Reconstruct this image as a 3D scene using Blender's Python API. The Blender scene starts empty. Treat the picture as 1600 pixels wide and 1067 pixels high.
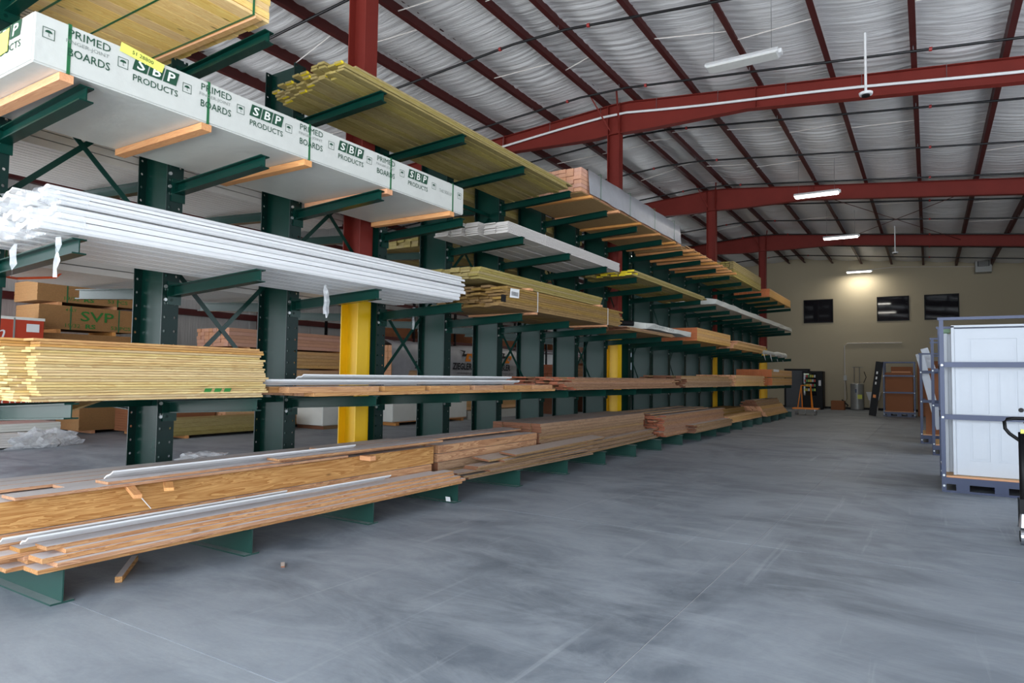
import bpy, bmesh, math, random
import numpy as np
from mathutils import Vector, Matrix
random.seed(7)
RN = random.Random(11)
SC = bpy.context.scene
COL = SC.collection

# ------------------------------------------------------------------ camera
F = 1040.55
cam_d = bpy.data.cameras.new('camera'); cam = bpy.data.objects.new('camera', cam_d); COL.objects.link(cam)
cam_d.sensor_width = 36.0; cam_d.lens = F * 36.0 / 1600.0; cam_d.clip_start = 0.05; cam_d.clip_end = 300
R_ = Vector((0.84802773, 0.5297653, 0.01406029)); U_ = Vector((0.0156113, -0.05149212, 0.99855138)); W_ = Vector((-0.52972187, 0.84657976, 0.05193707))
cam.matrix_world = Matrix(((R_.x, U_.x, -W_.x, 0), (R_.y, U_.y, -W_.y, 0), (R_.z, U_.z, -W_.z, 1.5895), (0, 0, 0, 1)))
SC.camera = cam

# ------------------------------------------------------------------ light
WORLD_STRENGTH = 1.6
DAYLIGHT = 2500.0
SC.view_settings.view_transform = 'Standard'
SC.view_settings.look = 'None'
SC.view_settings.gamma = 1.0
SC.view_settings.use_curve_mapping = False
SC.view_settings.exposure = 0.0
wd = bpy.data.worlds.new('sky'); SC.world = wd; wd.use_nodes = True
wd.node_tree.nodes['Background'].inputs[0].default_value = (0.66, 0.80, 1.0, 1)
wd.node_tree.nodes['Background'].inputs[1].default_value = WORLD_STRENGTH


def area(name, loc, rot, sx, sy, power, color):
    l = bpy.data.lights.new(name, 'AREA'); l.shape = 'RECTANGLE'; l.size = sx; l.size_y = sy
    l.energy = power; l.color = color
    o = bpy.data.objects.new(name, l); o.location = loc; o.rotation_euler = rot; COL.objects.link(o)
    return o


area('daylight_from_front_door', (-0.2, -5.2, 2.9), (math.radians(101), 0, 0), 16.0, 5.8, DAYLIGHT, (0.86, 0.93, 1.0))
area('added_front_left_light', (-13.2, -2.7, 2.6), (math.radians(98), 0, 0), 7.0, 5.0, 330, (0.9, 0.95, 1.0))  # added area light out of view, brightens the left aisle
area('added_right_side_light', (7.4, 14.0, 2.9), (math.radians(112), 0, math.radians(90)), 9.0, 5.0, 390, (0.9, 0.94, 1.0))  # added area light out of view, tilted up to brighten the ceiling
sn = bpy.data.lights.new('sun', 'SUN'); sn.energy = 14.0; sn.angle = 0.01; sn.color = (1, .96, .9)
so = bpy.data.objects.new('sun', sn); so.rotation_euler = (0, math.radians(-52), 0); COL.objects.link(so)
area('daylight_from_rear_door', (-15.75, 41.6, 1.8), (math.radians(-90), 0, 0), 3.3, 3.4, 120, (0.85, 0.93, 1.0))
area('unseen_left_side_light', (-20.2, 1.5, 2.4), (math.radians(98), 0, math.radians(-90)), 5.0, 4.2, 900, (0.9, 0.95, 1.0))  # unseen area light at the left wall, brightens the left aisle

# ------------------------------------------------------------------ helpers
WL = {}


def lin(r, g, b):
    f = lambda c: (c / 255 / 12.92) if c / 255 <= 0.04045 else ((c / 255 + 0.055) / 1.055) ** 2.4
    return (f(r), f(g), f(b), 1)


class NT:
    def __init__(s, name):
        s.m = bpy.data.materials.new(name); s.m.use_nodes = True; s.t = s.m.node_tree
        s.b = s.t.nodes['Principled BSDF']; s.o = s.t.nodes['Material Output']

    def n(s, kind, **kw):
        x = s.t.nodes.new(kind)
        for k, v in kw.items(): setattr(x, k, v)
        return x

    def l(s, a, b): s.t.links.new(a, b)

    def math(s, op, a, b=None, c=None):
        x = s.n('ShaderNodeMath', operation=op)
        for i, v in enumerate((a, b, c)):
            if v is None: continue
            if isinstance(v, (int, float)): x.inputs[i].default_value = v
            else: s.l(v, x.inputs[i])
        return x.outputs[0]

    def mix(s, fac, a, b, mode='MIX'):
        x = s.n('ShaderNodeMix', data_type='RGBA', blend_type=mode)
        for i, v in ((0, fac), (6, a), (7, b)):
            if isinstance(v, (int, float)): x.inputs[i].default_value = v
            elif isinstance(v, tuple): x.inputs[i].default_value = v
            else: s.l(v, x.inputs[i])
        return x.outputs[2]

    def ramp(s, fac, stops):
        x = s.n('ShaderNodeValToRGB'); s.l(fac, x.inputs[0]); e = x.color_ramp.elements
        while len(e) > 1: e.remove(e[-1])
        e[0].position, e[0].color = stops[0]
        for p, c in stops[1:]:
            k = e.new(p); k.color = c
        return x.outputs[0]

    def coords(s, scale, obj=True, rnd=True):
        tc = s.n('ShaderNodeTexCoord'); mp = s.n('ShaderNodeMapping'); mp.inputs['Scale'].default_value = scale
        s.l(tc.outputs['Object'], mp.inputs[0])
        if rnd:
            oi = s.n('ShaderNodeObjectInfo'); mu = s.n('ShaderNodeVectorMath', operation='SCALE')
            cb = s.n('ShaderNodeCombineXYZ'); s.l(oi.outputs['Random'], cb.inputs[0]); s.l(oi.outputs['Random'], cb.inputs[1]); s.l(oi.outputs['Random'], cb.inputs[2])
            s.l(cb.outputs[0], mu.inputs[0]); mu.inputs['Scale'].default_value = 90
            s.l(mu.outputs[0], mp.inputs['Location'])
        return mp.outputs[0]

    def noise(s, vec, scale, detail=3, rough=0.5, dist=0.0):
        x = s.n('ShaderNodeTexNoise'); s.l(vec, x.inputs['Vector']); x.inputs['Scale'].default_value = scale
        x.inputs['Detail'].default_value = detail; x.inputs['Roughness'].default_value = rough; x.inputs['Distortion'].default_value = dist
        return x.outputs['Fac']

    def bump(s, h, st, d=0.01):
        x = s.n('ShaderNodeBump'); x.inputs['Strength'].default_value = st; x.inputs['Distance'].default_value = d
        s.l(h, x.inputs['Height']); s.l(x.outputs[0], s.b.inputs['Normal'])


def plain(name, col, rough=0.5, metal=0.0, var=0.08, scale=6.0, bump=0.0, spec=0.5):
    k = NT(name); v = k.coords((1, 1, 1)); f = k.noise(v, scale, 4, 0.6)
    c2 = tuple(x * (1 - var * 2) for x in col[:3]) + (1,)
    c1 = tuple(min(1, x * (1 + var)) for x in col[:3]) + (1,)
    k.l(k.mix(f, c2, c1), k.b.inputs['Base Color'])
    k.b.inputs['Roughness'].default_value = rough; k.b.inputs['Metallic'].default_value = metal
    k.b.inputs['Specular IOR Level'].default_value = spec
    if bump: k.bump(f, bump)
    return k.m


def emit(name, col, st):
    k = NT(name); e = k.n('ShaderNodeEmission'); e.inputs[0].default_value = col; e.inputs[1].default_value = st
    k.l(e.outputs[0], k.o.inputs['Surface']); return k.m


def wood(name, a, b, knot=0.35, rough=0.65, dust=0.0, grain=1.0, spread=0.18, axis='y', end=None):
    """a light tone, b dark tone; grain runs along the long axis"""
    k = NT(name)
    sc = {'y': (14, 0.9, 14), 'x': (0.9, 14, 14), 'z': (14, 14, 0.9)}[axis]
    v = k.coords(sc)
    n1 = k.noise(v, 1.0 * grain, 4, 0.55, 1.2)
    w = k.n('ShaderNodeMath', operation='FRACT'); k.l(k.math('MULTIPLY', n1, 9.0), w.inputs[0])
    c = k.mix(k.math('MULTIPLY', w.outputs[0], 0.85), a, b)
    sc2 = {'y': (60, 1.2, 60), 'x': (1.2, 60, 60), 'z': (60, 60, 1.2)}[axis]
    n2 = k.noise(k.coords(sc2), 1.0, 3, 0.6)
    c = k.mix(k.math('MULTIPLY', n2, 0.45), c, b)
    if knot > 0:
        ks = {'y': (5, 1.6, 5), 'x': (1.6, 5, 5), 'z': (5, 5, 1.6)}[axis]
        vo = k.n('ShaderNodeTexVoronoi'); k.l(k.coords(ks), vo.inputs['Vector']); vo.inputs['Scale'].default_value = 1.6
        kn = k.ramp(vo.outputs['Distance'], [(0.0, (1, 1, 1, 1)), (0.06, (0.8, 0.8, 0.8, 1)), (0.13, (0, 0, 0, 1))])
        c = k.mix(k.math('MULTIPLY', kn, knot), c, tuple(x * 0.28 for x in b[:3]) + (1,))
    oi = k.n('ShaderNodeObjectInfo')
    hsv = k.n('ShaderNodeHueSaturation'); k.l(c, hsv.inputs['Color'])
    k.l(k.math('MULTIPLY_ADD', oi.outputs['Random'], spread * 2, 1 - spread), hsv.inputs['Value'])
    r2 = k.math('FRACT', k.math('MULTIPLY', oi.outputs['Random'], 37.7))
    k.l(k.math('MULTIPLY_ADD', r2, 0.2, 0.9), hsv.inputs['Saturation'])
    k.l(k.math('MULTIPLY_ADD', r2, 0.012, 0.494), hsv.inputs['Hue'])
    c = hsv.outputs[0]
    if end:
        tc_ = k.n('ShaderNodeTexCoord'); se = k.n('ShaderNodeSeparateXYZ'); k.l(tc_.outputs['Normal'], se.inputs[0])
        c = k.mix(k.math('GREATER_THAN', k.math('ABSOLUTE', se.outputs[1]), 0.8), c, end)
    if dust > 0:
        g = k.n('ShaderNodeNewGeometry'); sp = k.n('ShaderNodeSeparateXYZ'); k.l(g.outputs['Normal'], sp.inputs[0])
        up = k.math('MULTIPLY', k.math('GREATER_THAN', sp.outputs[2], 0.9), dust)
        c = k.mix(up, c, lin(204, 200, 201))
    k.l(c, k.b.inputs['Base Color']); k.b.inputs['Roughness'].default_value = rough
    k.b.inputs['Specular IOR Level'].default_value = 0.25
    k.bump(n2, 0.12, 0.004)
    return k.m


def mesh(name, vs, fs, mats, mi=None):
    me = bpy.data.meshes.new(name); me.from_pydata([tuple(v) for v in vs], [], fs)
    for m in (mats if isinstance(mats, (list, tuple)) else [mats]): me.materials.append(m)
    if mi: me.polygons.foreach_set('material_index', mi)
    me.update(); return me


def put(name, me, loc=(0, 0, 0), parent=None, rot=None, local=False):
    o = bpy.data.objects.new(name, me); COL.objects.link(o)
    if parent is not None:
        o.parent = parent
        if not local:
            pl = WL[parent.name]; WL[o.name] = Vector(loc); loc = Vector(loc) - pl
        else: WL[o.name] = WL[parent.name] + Vector(loc)
    else: WL[o.name] = Vector(loc)
    o.location = loc
    if rot: o.rotation_euler = rot
    return o


def thing(name, label, cat, loc=(0, 0, 0), group=None, rotz=0):
    o = put(name, None, loc); o.empty_display_size = 0.1
    o.rotation_euler = (0, 0, rotz)
    return tag(o, label, cat, group)


def tag(o, label, cat, group=None):
    o['label'] = label; o['category'] = cat
    if group: o['group'] = group
    return o


def struct(o): o['kind'] = 'structure'; return o


BOXC = {}


def boxmesh(dx, dy, dz, mat, ch=0.0):
    key = (round(dx, 4), round(dy, 4), round(dz, 4), mat.name, round(ch, 4))
    if key in BOXC: return BOXC[key]
    x, y, z = dx / 2, dy / 2, dz / 2
    if ch <= 0:
        vs = [(i, j, k) for i in (-x, x) for j in (-y, y) for k in (-z, z)]
        fs = [(0, 1, 3, 2), (4, 6, 7, 5), (0, 4, 5, 1), (2, 3, 7, 6), (0, 2, 6, 4), (1, 5, 7, 3)]
        me = mesh('box', vs, fs, mat)
    else:
        bm = bmesh.new(); bmesh.ops.create_cube(bm, size=1)
        for v in bm.verts: v.co = Vector((v.co.x * dx, v.co.y * dy, v.co.z * dz))
        bmesh.ops.bevel(bm, geom=bm.edges[:], offset=ch, segments=1, affect='EDGES')
        me = bpy.data.meshes.new('box'); bm.to_mesh(me); bm.free(); me.materials.append(mat)
    BOXC[key] = me
    return me


def B(name, x0, x1, y0, y1, z0, z1, mat, parent=None, ch=0.0, rot=None):
    me = boxmesh(abs(x1 - x0), abs(y1 - y0), abs(z1 - z0), mat, ch)
    return put(name, me, ((x0 + x1) / 2, (y0 + y1) / 2, (z0 + z1) / 2), parent, rot)


class MB:
    """mesh collector in absolute coordinates"""
    def __init__(s): s.v = []; s.f = []; s.i = []

    def box(s, x0, x1, y0, y1, z0, z1, mi=0):
        n = len(s.v)
        s.v += [(i, j, k) for i in (x0, x1) for j in (y0, y1) for k in (z0, z1)]
        s.f += [tuple(n + a for a in q) for q in ((0, 1, 3, 2), (4, 6, 7, 5), (0, 4, 5, 1), (2, 3, 7, 6), (0, 2, 6, 4), (1, 5, 7, 3))]
        s.i += [mi] * 6; return s

    def quad(s, a, b, c, d, mi=0):
        n = len(s.v); s.v += [a, b, c, d]; s.f.append((n, n + 1, n + 2, n + 3)); s.i.append(mi); return s

    def poly(s, pts, mi=0):
        n = len(s.v); s.v += pts; s.f.append(tuple(range(n, n + len(pts)))); s.i.append(mi); return s

    def tube(s, pts, r, seg=8, mi=0, cap=True, taper=None):
        pts = [Vector(p) for p in pts]; n0 = len(s.v); m = len(pts)
        for a, p in enumerate(pts):
            d = (pts[min(a + 1, m - 1)] - pts[max(a - 1, 0)]).normalized()
            up = Vector((0, 0, 1)) if abs(d.z) < 0.9 else Vector((1, 0, 0))
            e = d.cross(up).normalized(); g = e.cross(d)
            rr = r if taper is None else taper[a]
            for k in range(seg):
                t = 2 * math.pi * k / seg; s.v.append(tuple(p + (e * math.cos(t) + g * math.sin(t)) * rr))
        for a in range(m - 1):
            for k in range(seg):
                q = n0 + a * seg + k; q2 = n0 + a * seg + (k + 1) % seg
                s.f.append((q, q2, q2 + seg, q + seg)); s.i.append(mi)
        if cap:
            s.f.append(tuple(n0 + k for k in range(seg))); s.i.append(mi)
            s.f.append(tuple(n0 + (m - 1) * seg + k for k in reversed(range(seg)))); s.i.append(mi)
        return s

    def prism(s, prof, y0, y1, mi=0, axis='y'):
        """closed 2D profile (x,z) extruded along y"""
        n = len(s.v); m = len(prof)
        for yy in (y0, y1):
            for (a, b) in prof: s.v.append((a, yy, b) if axis == 'y' else (yy, a, b))
        for k in range(m):
            k2 = (k + 1) % m; s.f.append((n + k, n + k2, n + m + k2, n + m + k)); s.i.append(mi)
        s.f.append(tuple(n + k for k in reversed(range(m)))); s.f.append(tuple(n + m + k for k in range(m))); s.i += [mi, mi]
        return s

    def build(s, name, mats, parent=None, origin=None, smooth=False):
        if origin is None:
            a = np.array(s.v); c = (a.min(0) + a.max(0)) / 2; origin = Vector((float(c[0]), float(c[1]), float(a[:, 2].min())))
        origin = Vector(origin)
        me = mesh(name, [tuple(Vector(v) - origin) for v in s.v], s.f, mats, s.i)
        if smooth: me.polygons.foreach_set('use_smooth', [True] * len(me.polygons))
        return put(name, me, origin, parent)


def ibeam_profile(w, h, tf, tw):
    """profile in (a across, b up) centred"""
    x, z = w / 2, h / 2; t = tw / 2
    return [(-x, -z), (x, -z), (x, -z + tf), (t, -z + tf), (t, z - tf), (x, z - tf), (x, z), (-x, z), (-x, z - tf), (-t, z - tf), (-t, -z + tf), (-x, -z + tf)]


FONTC = {}


def textmesh(body, mat, w, h, bold=0.0, shear=0.0):
    cu = bpy.data.curves.new('lettering', 'FONT'); cu.body = body; cu.align_x = 'CENTER'; cu.offset = bold; cu.shear = shear
    cu.resolution_u = 2; cu.size = 1
    o = bpy.data.objects.new('tmp', cu); COL.objects.link(o)
    dg = bpy.context.evaluated_depsgraph_get(); me = bpy.data.meshes.new_from_object(o.evaluated_get(dg))
    bpy.data.objects.remove(o); bpy.data.curves.remove(cu)
    n = len(me.vertices); a = np.empty(n * 3); me.vertices.foreach_get('co', a); a = a.reshape(-1, 3)
    mn, mx = a.min(0), a.max(0); a = a - (mn + mx) / 2
    a[:, 0] *= w / (mx[0] - mn[0]); a[:, 1] *= h / (mx[1] - mn[1])
    me.vertices.foreach_set('co', a.reshape(-1)); me.materials.clear(); me.materials.append(mat); me.name = 'lettering'
    return me


def text(body, face, pos, w, h, mat, parent, bold=0.0, shear=0.0, name='lettering', tilt=0.0):
    """pos = centre. face 'X': faces +X, reads along +Y ; 'Y': faces -Y, reads along +X"""
    me = textmesh(body, mat, w, h, bold, shear)
    o = put(name, me, pos, parent)
    if face == 'X': o.rotation_euler = (math.radians(90), tilt, math.radians(90))
    else: o.rotation_euler = (math.radians(90), tilt, 0)
    return o


# ------------------------------------------------------------------ materials
M = {}
M['green'] = plain('dark_green_paint', lin(8, 50, 42), 0.25, 0.0, 0.12, 3, spec=0.2)
M['red'] = plain('red_oxide_steel_paint', lin(120, 41, 33), 0.6, 0, 0.12, 2, spec=0.25)
M['purlin'] = plain('dark_red_purlin_paint', lin(74, 27, 25), 0.55, 0, 0.15, 2, spec=0.3)
M['girt'] = plain('dark_red_girt_paint', lin(84, 28, 26), 0.5, 0, 0.1, 2)
M['yellow'] = plain('yellow_paint', lin(238, 190, 14), 0.4, 0, 0.06, 2)
M['white'] = plain('white_pvc', lin(226, 226, 226), 0.45, 0, 0.04, 4)
M['primed'] = plain('white_primed_trim', lin(214, 208, 202), 0.6, 0, 0.06, 4)
M['greyprimed'] = plain('grey_white_primed_boards', lin(188, 182, 172), 0.6, 0, 0.08, 4)
M['wrap'] = plain('printed_white_wrap', lin(206, 207, 200), 0.35, 0, 0.05, 5, 0.5)
M['greywrap'] = plain('grey_wrap_sheet', lin(168, 168, 172), 0.4, 0, 0.12, 5, 0.8)
M['ink'] = plain('dark_green_ink', lin(24, 74, 52), 0.5, 0, 0.05)
M['ink2'] = plain('grey_ink', lin(140, 146, 140), 0.5, 0, 0.05)
M['stencil'] = plain('green_stencil_ink', lin(40, 120, 45), 0.6, 0, 0.1, 30)
M['black'] = plain('black_paint', lin(16, 16, 18), 0.5, 0, 0.1, spec=0.2)
M['blackink'] = plain('black_ink', lin(26, 28, 34), 0.6, 0, 0.05)
M['dark'] = plain('dark_rubber', lin(34, 34, 36), 0.7, 0, 0.1)
M['strap'] = plain('green_strap', lin(36, 104, 62), 0.35, 0, 0.05)
M['orange'] = plain('orange_paint', lin(226, 128, 26), 0.45, 0, 0.06)
M['orangestrap'] = plain('orange_strap', lin(232, 96, 50), 0.45, 0, 0.05)
M['label_y'] = plain('yellow_paper_label', lin(232, 236, 110), 0.7, 0, 0.04)
M['paper'] = plain('white_paper', lin(232, 232, 232), 0.7, 0, 0.02)
M['navy'] = plain('blue_grey_steel', lin(46, 56, 84), 0.4, 0.2, 0.12, 3)
M['steel'] = plain('zinc_steel', lin(170, 172, 176), 0.3, 0.9, 0.08)
M['bolt'] = plain('zinc_bolt', lin(176, 180, 178), 0.35, 0.7, 0.08)
M['door'] = plain('white_door_paint', lin(190, 196, 204), 0.4, 0, 0.02)
M['card'] = plain('brown_cardboard', lin(142, 88, 54), 0.8, 0, 0.06, 3)
M['redbox'] = plain('red_carton', lin(190, 62, 34), 0.6, 0, 0.06)
M['beige'] = plain('beige_wall_paint', lin(178, 166, 140), 0.75, 0, 0.02, 0.6)
M['tank'] = plain('grey_tank_enamel', lin(150, 150, 145), 0.4, 0.2, 0.05)
M['pipe'] = plain('black_sprinkler_pipe', lin(26, 26, 28), 0.35, 0.3, 0.1)
M['clip'] = plain('red_fitting', lin(160, 40, 36), 0.5)
M['osb'] = plain('osb_edge', lin(168, 124, 76), 0.8, 0, 0.16, 25)
M['ziplabel'] = plain('pale_decal', lin(228, 228, 220), 0.7, 0, 0.03)
M['yellowend'] = plain('yellow_end_paint', lin(240, 214, 40), 0.6)
M['pine'] = wood('yellow_pine', lin(222, 200, 146), lin(182, 146, 98), 0.6, spread=0.17, end=lin(204, 178, 122))  # end colour painted darker to offset strong front light on the near ends
M['pinegold'] = wood('golden_pine', lin(208, 164, 92), lin(170, 118, 60), 0.3, spread=0.08)
M['fir'] = wood('orange_fir', lin(214, 168, 120), lin(152, 100, 66), 0.6, dust=0.93, spread=0.12)
M['firx'] = wood('orange_fir_cross', lin(232, 176, 120), lin(206, 138, 88), 0.1, axis='x', spread=0.1)
M['fira'] = wood('fir_clear', lin(222, 176, 124), lin(150, 96, 58), 0.6, dust=0.95, spread=0.08, grain=0.7)
M['treated'] = wood('treated_pine', lin(176, 160, 104), lin(138, 120, 66), 0.4, spread=0.14)
M['treated2'] = wood('treated_pine_brown', lin(166, 134, 84), lin(120, 92, 52), 0.4, spread=0.12)
M['cedar'] = wood('red_cedar', lin(182, 142, 108), lin(132, 92, 68), 0.3, dust=0.6, spread=0.2, end=lin(160, 96, 70))
M['brown'] = wood('brown_cedar', lin(178, 146, 110), lin(126, 94, 66), 0.4, dust=0.5, spread=0.18, end=lin(126, 84, 62))
M['pale'] = wood('pale_spruce', lin(228, 190, 140), lin(198, 150, 100), 0.5, spread=0.1, end=lin(214, 160, 122))
M['pinkend'] = wood('pink_end_spruce', lin(226, 176, 146), lin(206, 150, 122), 0.1, spread=0.08)
M['packedge'] = wood('orange_pack', lin(222, 180, 122), lin(190, 140, 86), 0.2, spread=0.08, end=lin(192, 112, 70))
M['tng'] = wood('tongue_and_groove_pine', lin(250, 222, 150), lin(226, 178, 104), 0.9, spread=0.07)

# perforated flange: real see-through holes
k = NT('perforated_green_flange')
tc = k.n('ShaderNodeTexCoord'); sp = k.n('ShaderNodeSeparateXYZ'); k.l(tc.outputs['Object'], sp.inputs[0])
fy = k.math('SUBTRACT', k.math('ABSOLUTE', sp.outputs[1]), 0.052)
fz = k.math('MULTIPLY', k.math('SUBTRACT', k.math('FRACT', k.math('DIVIDE', sp.outputs[2], 0.137)), 0.5), 0.137)
d = k.math('SQRT', k.math('ADD', k.math('MULTIPLY', fy, fy), k.math('MULTIPLY', fz, fz)))
hole = k.math('LESS_THAN', d, 0.0135)
k.b.inputs['Base Color'].default_value = lin(8, 36, 32); k.b.inputs['Roughness'].default_value = 0.4; k.b.inputs['Specular IOR Level'].default_value = 0.25
tr = k.n('ShaderNodeBsdfTransparent'); mx = k.n('ShaderNodeMixShader')
k.l(hole, mx.inputs[0]); k.l(k.b.outputs[0], mx.inputs[1]); k.l(tr.outputs[0], mx.inputs[2]); k.l(mx.outputs[0], k.o.inputs['Surface'])
M['flange'] = k.m

# concrete
k = NT('sealed_concrete')
tcc = k.n('ShaderNodeNewGeometry').outputs['Position']


def gm(scale, rz=0):
    mp = k.n('ShaderNodeMapping'); mp.inputs['Scale'].default_value = scale; mp.inputs['Rotation'].default_value = (0, 0, rz); k.l(tcc, mp.inputs[0]); return mp.outputs[0]


n1 = k.noise(gm((1, 1, 1)), 0.45, 8, 0.66, 0.8)
n2 = k.noise(gm((0.7, 1.9, 1), 0.35), 1.1, 9, 0.72, 1.2)
n3 = k.noise(gm((9.0, 0.35, 1), -0.12), 1.0, 4, 0.6, 0.3)
n4 = k.noise(gm((1, 2.5, 1)), 16, 5, 0.8)
c = k.mix(k.ramp(n1, [(0.38, (0, 0, 0, 1)), (0.6, (1, 1, 1, 1))]), lin(102, 110, 120), lin(146, 154, 163))
c = k.mix(k.math('MULTIPLY', k.ramp(n2, [(0.42, (0, 0, 0, 1)), (0.62, (1, 1, 1, 1))]), 0.6), c, lin(168, 175, 182))
c = k.mix(k.math('MULTIPLY', k.ramp(n3, [(0.62, (0, 0, 0, 1)), (0.72, (1, 1, 1, 1))]), 0.4), c, lin(186, 192, 198))
n5 = k.noise(gm((1, 1, 1)), 0.9, 3, 0.5, 0.2)
c = k.mix(k.math('MULTIPLY', k.ramp(n5, [(0.62, (0, 0, 0, 1)), (0.7, (1, 1, 1, 1))]), 0.4), c, lin(88, 94, 102))
n6 = k.noise(gm((1, 1, 1)), 2.6, 8, 0.75, 0.8)
c = k.mix(k.math('MULTIPLY', k.ramp(n6, [(0.66, (0, 0, 0, 1)), (0.74, (1, 1, 1, 1))]), 0.6), c, lin(205, 208, 210))
c = k.mix(k.math('MULTIPLY', n4, 0.4), c, lin(92, 98, 104))
k.l(c, k.b.inputs['Base Color'])
k.l(k.math('MULTIPLY_ADD', n2, 0.35, 0.36), k.b.inputs['Roughness'])
k.bump(n4, 0.15, 0.003)
M['concrete'] = k.m
M['joint'] = plain('joint_filler', lin(190, 190, 192), 0.9)
M['apron'] = plain('outdoor_concrete_apron', lin(190, 190, 188), 0.9)

# insulation
k = NT('white_insulation_facing')
v = k.coords((0.6, 9, 1), rnd=False); nn = k.noise(v, 1.6, 5, 0.6, 0.4)
k.l(k.mix(nn, lin(214, 213, 212), lin(240, 240, 240)), k.b.inputs['Base Color']); k.b.inputs['Roughness'].default_value = 0.35
k.bump(nn, 0.6, 0.05)
M['insul'] = k.m
k = NT('white_wall_liner')
v = k.coords((1, 10, 0.4), rnd=False); nn = k.noise(v, 1.6, 4, 0.6, 0.3)
k.l(k.mix(nn, lin(176, 174, 170), lin(208, 206, 202)), k.b.inputs['Base Color']); k.b.inputs['Roughness'].default_value = 0.5
k.bump(nn, 0.5, 0.05)
M['liner'] = k.m
# osb underside
k = NT('strand_board_face')
nn = k.noise(k.coords((1, 1, 1)), 26, 4, 0.7, 1.0)
k.l(k.mix(nn, lin(136, 104, 62), lin(190, 156, 104)), k.b.inputs['Base Color']); k.b.inputs['Roughness'].default_value = 0.8
M['strand'] = k.m
# clear film
k = NT('clear_film')
tr = k.n('ShaderNodeBsdfTransparent'); mx = k.n('ShaderNodeMixShader')
nn = k.noise(k.coords((1, 1, 1)), 9, 3, 0.6, 1.0)
k.b.inputs['Base Color'].default_value = (0.85, 0.87, 0.9, 1); k.b.inputs['Roughness'].default_value = 0.15
k.l(k.math('MULTIPLY_ADD', nn, 0.6, 0.1), mx.inputs[0]); k.l(tr.outputs[0], mx.inputs[1]); k.l(k.b.outputs[0], mx.inputs[2]); k.l(mx.outputs[0], k.o.inputs['Surface'])
M['film'] = k.m
k = NT('dark_glass'); k.b.inputs['Base Color'].default_value = (0.012, 0.013, 0.016, 1); k.b.inputs['Roughness'].default_value = 0.04; M['glass'] = k.m
M['tube'] = emit('lit_lamp_lens', (1, 0.97, 0.9, 1), 14)
M['tubeoff'] = plain('unlit_lamp_lens', lin(215, 215, 210), 0.4)
M['screen'] = emit('lit_snack_window', (0.5, 0.6, 0.45, 1), 0.5)

# ------------------------------------------------------------------ setting
YF, YB, XL, XR = -2.9, 41.8, -20.5, 7.6


def zr(x): return 8.48 - 0.1 * (x + 6.45) if x > -6.45 else 8.48 + 0.07 * (x + 6.45)


# floor: slabs between saw-cut joints
fl = struct(put('floor', None, (0, 0, 0)))
xs = [XL - 0.2, -19.66, -15.11, -10.56, -6.01, -1.46, 3.09, XR + 0.2]; ys = [YF - 0.1, -2.2, 2.35, 6.75, 11.3, 15.85, 20.4, 24.95, 29.5, 34.05, 38.6, YB + 0.1]
g = 0.004
for a in range(len(xs) - 1):
    for b in range(len(ys) - 1):
        B('slab', xs[a] + g, xs[a + 1] - g, ys[b] + g, ys[b + 1] - g, -0.12, 0, M['concrete'], fl)
B('joint_filler', xs[0], xs[-1], ys[0], ys[-1], -0.13, -0.004, M['joint'], fl)
ap = struct(put('trim_1', None, (0, -3, -.2)))
MB().box(-45, 40, -34, YF - .11, -.2, -.03).box(XR + .21, 40, YF - .1, 60, -.2, -.03).box(-45, XL - .21, YF - .1, 60, -.2, -.03).box(XL - .2, XR + .2, YB + .11, 60, -.2, -.03).build('outdoor_apron', M['apron'], ap)

# ceiling: wrinkled insulation, purlins, bridging rods
ce = struct(put('ceiling', None, (0, 0, 8.5)))
px_r = [-6.03 + 1.47 * i for i in range(10)]
px_l = [-6.87 - 1.49 * i for i in range(10)]
purl = sorted([x for x in px_l + px_r if XL + 0.2 < x < XR - 0.2])
xs_ = np.arange(XL, XR + 0.001, 0.147); ys_ = np.arange(YF, YB + 0.01, 0.042)
nx, ny = len(xs_), len(ys_)
X, Y = np.meshgrid(xs_, ys_, indexing='ij')
base = np.where(X > -6.45, 8.48 - 0.1 * (X + 6.45), 8.48 + 0.07 * (X + 6.45)) + 0.27
pb = np.array([XL] + purl + [XR]); idx = np.clip(np.searchsorted(pb, X, side='right') - 1, 0, len(pb) - 2)
t = (X - pb[idx]) / (pb[idx + 1] - pb[idx]); sag = np.sin(np.pi * t)
rs = np.random.RandomState(3)
z = base - 0.085 * sag * (1 + 0.25 * np.sin(Y * 0.9 + idx * 1.7))
wr = np.zeros_like(z)
for q in range(9):
    wl = rs.uniform(0.14, 0.8); ph = rs.uniform(0, 6.28); am = 0.0045 * (wl / 0.3) ** 0.5
    wr += am * np.sin(2 * np.pi * (Y + 0.10 * sag * np.sin(idx * 2.1 + q) + 0.06 * X * np.sin(q * 1.3)) / wl + ph + idx * (q + 1.3)) * (0.5 + 0.5 * np.sin(Y * rs.uniform(0.3, 1.6) + X * 0.7 + ph * 2))
wr = -np.abs(wr) * 1.7
z = z + wr
V = np.stack([X, Y, z - 8.5], -1).reshape(-1, 3)
ii = np.arange(nx * ny).reshape(nx, ny)
Fq = np.stack([ii[:-1, :-1], ii[:-1, 1:], ii[1:, 1:], ii[1:, :-1]], -1).reshape(-1, 4)
me = bpy.data.meshes.new('insulation'); me.vertices.add(len(V)); me.vertices.foreach_set('co', V.reshape(-1))
me.loops.add(Fq.size); me.loops.foreach_set('vertex_index', Fq.reshape(-1)); me.polygons.add(len(Fq))
me.polygons.foreach_set('loop_start', np.arange(len(Fq)) * 4); me.polygons.foreach_set('loop_total', np.full(len(Fq), 4))
me.update(calc_edges=True); me.polygons.foreach_set('use_smooth', [True] * len(Fq)); me.materials.append(M['insul'])
put('insulation_blanket', me, (0, 0, 8.5), ce)
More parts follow.
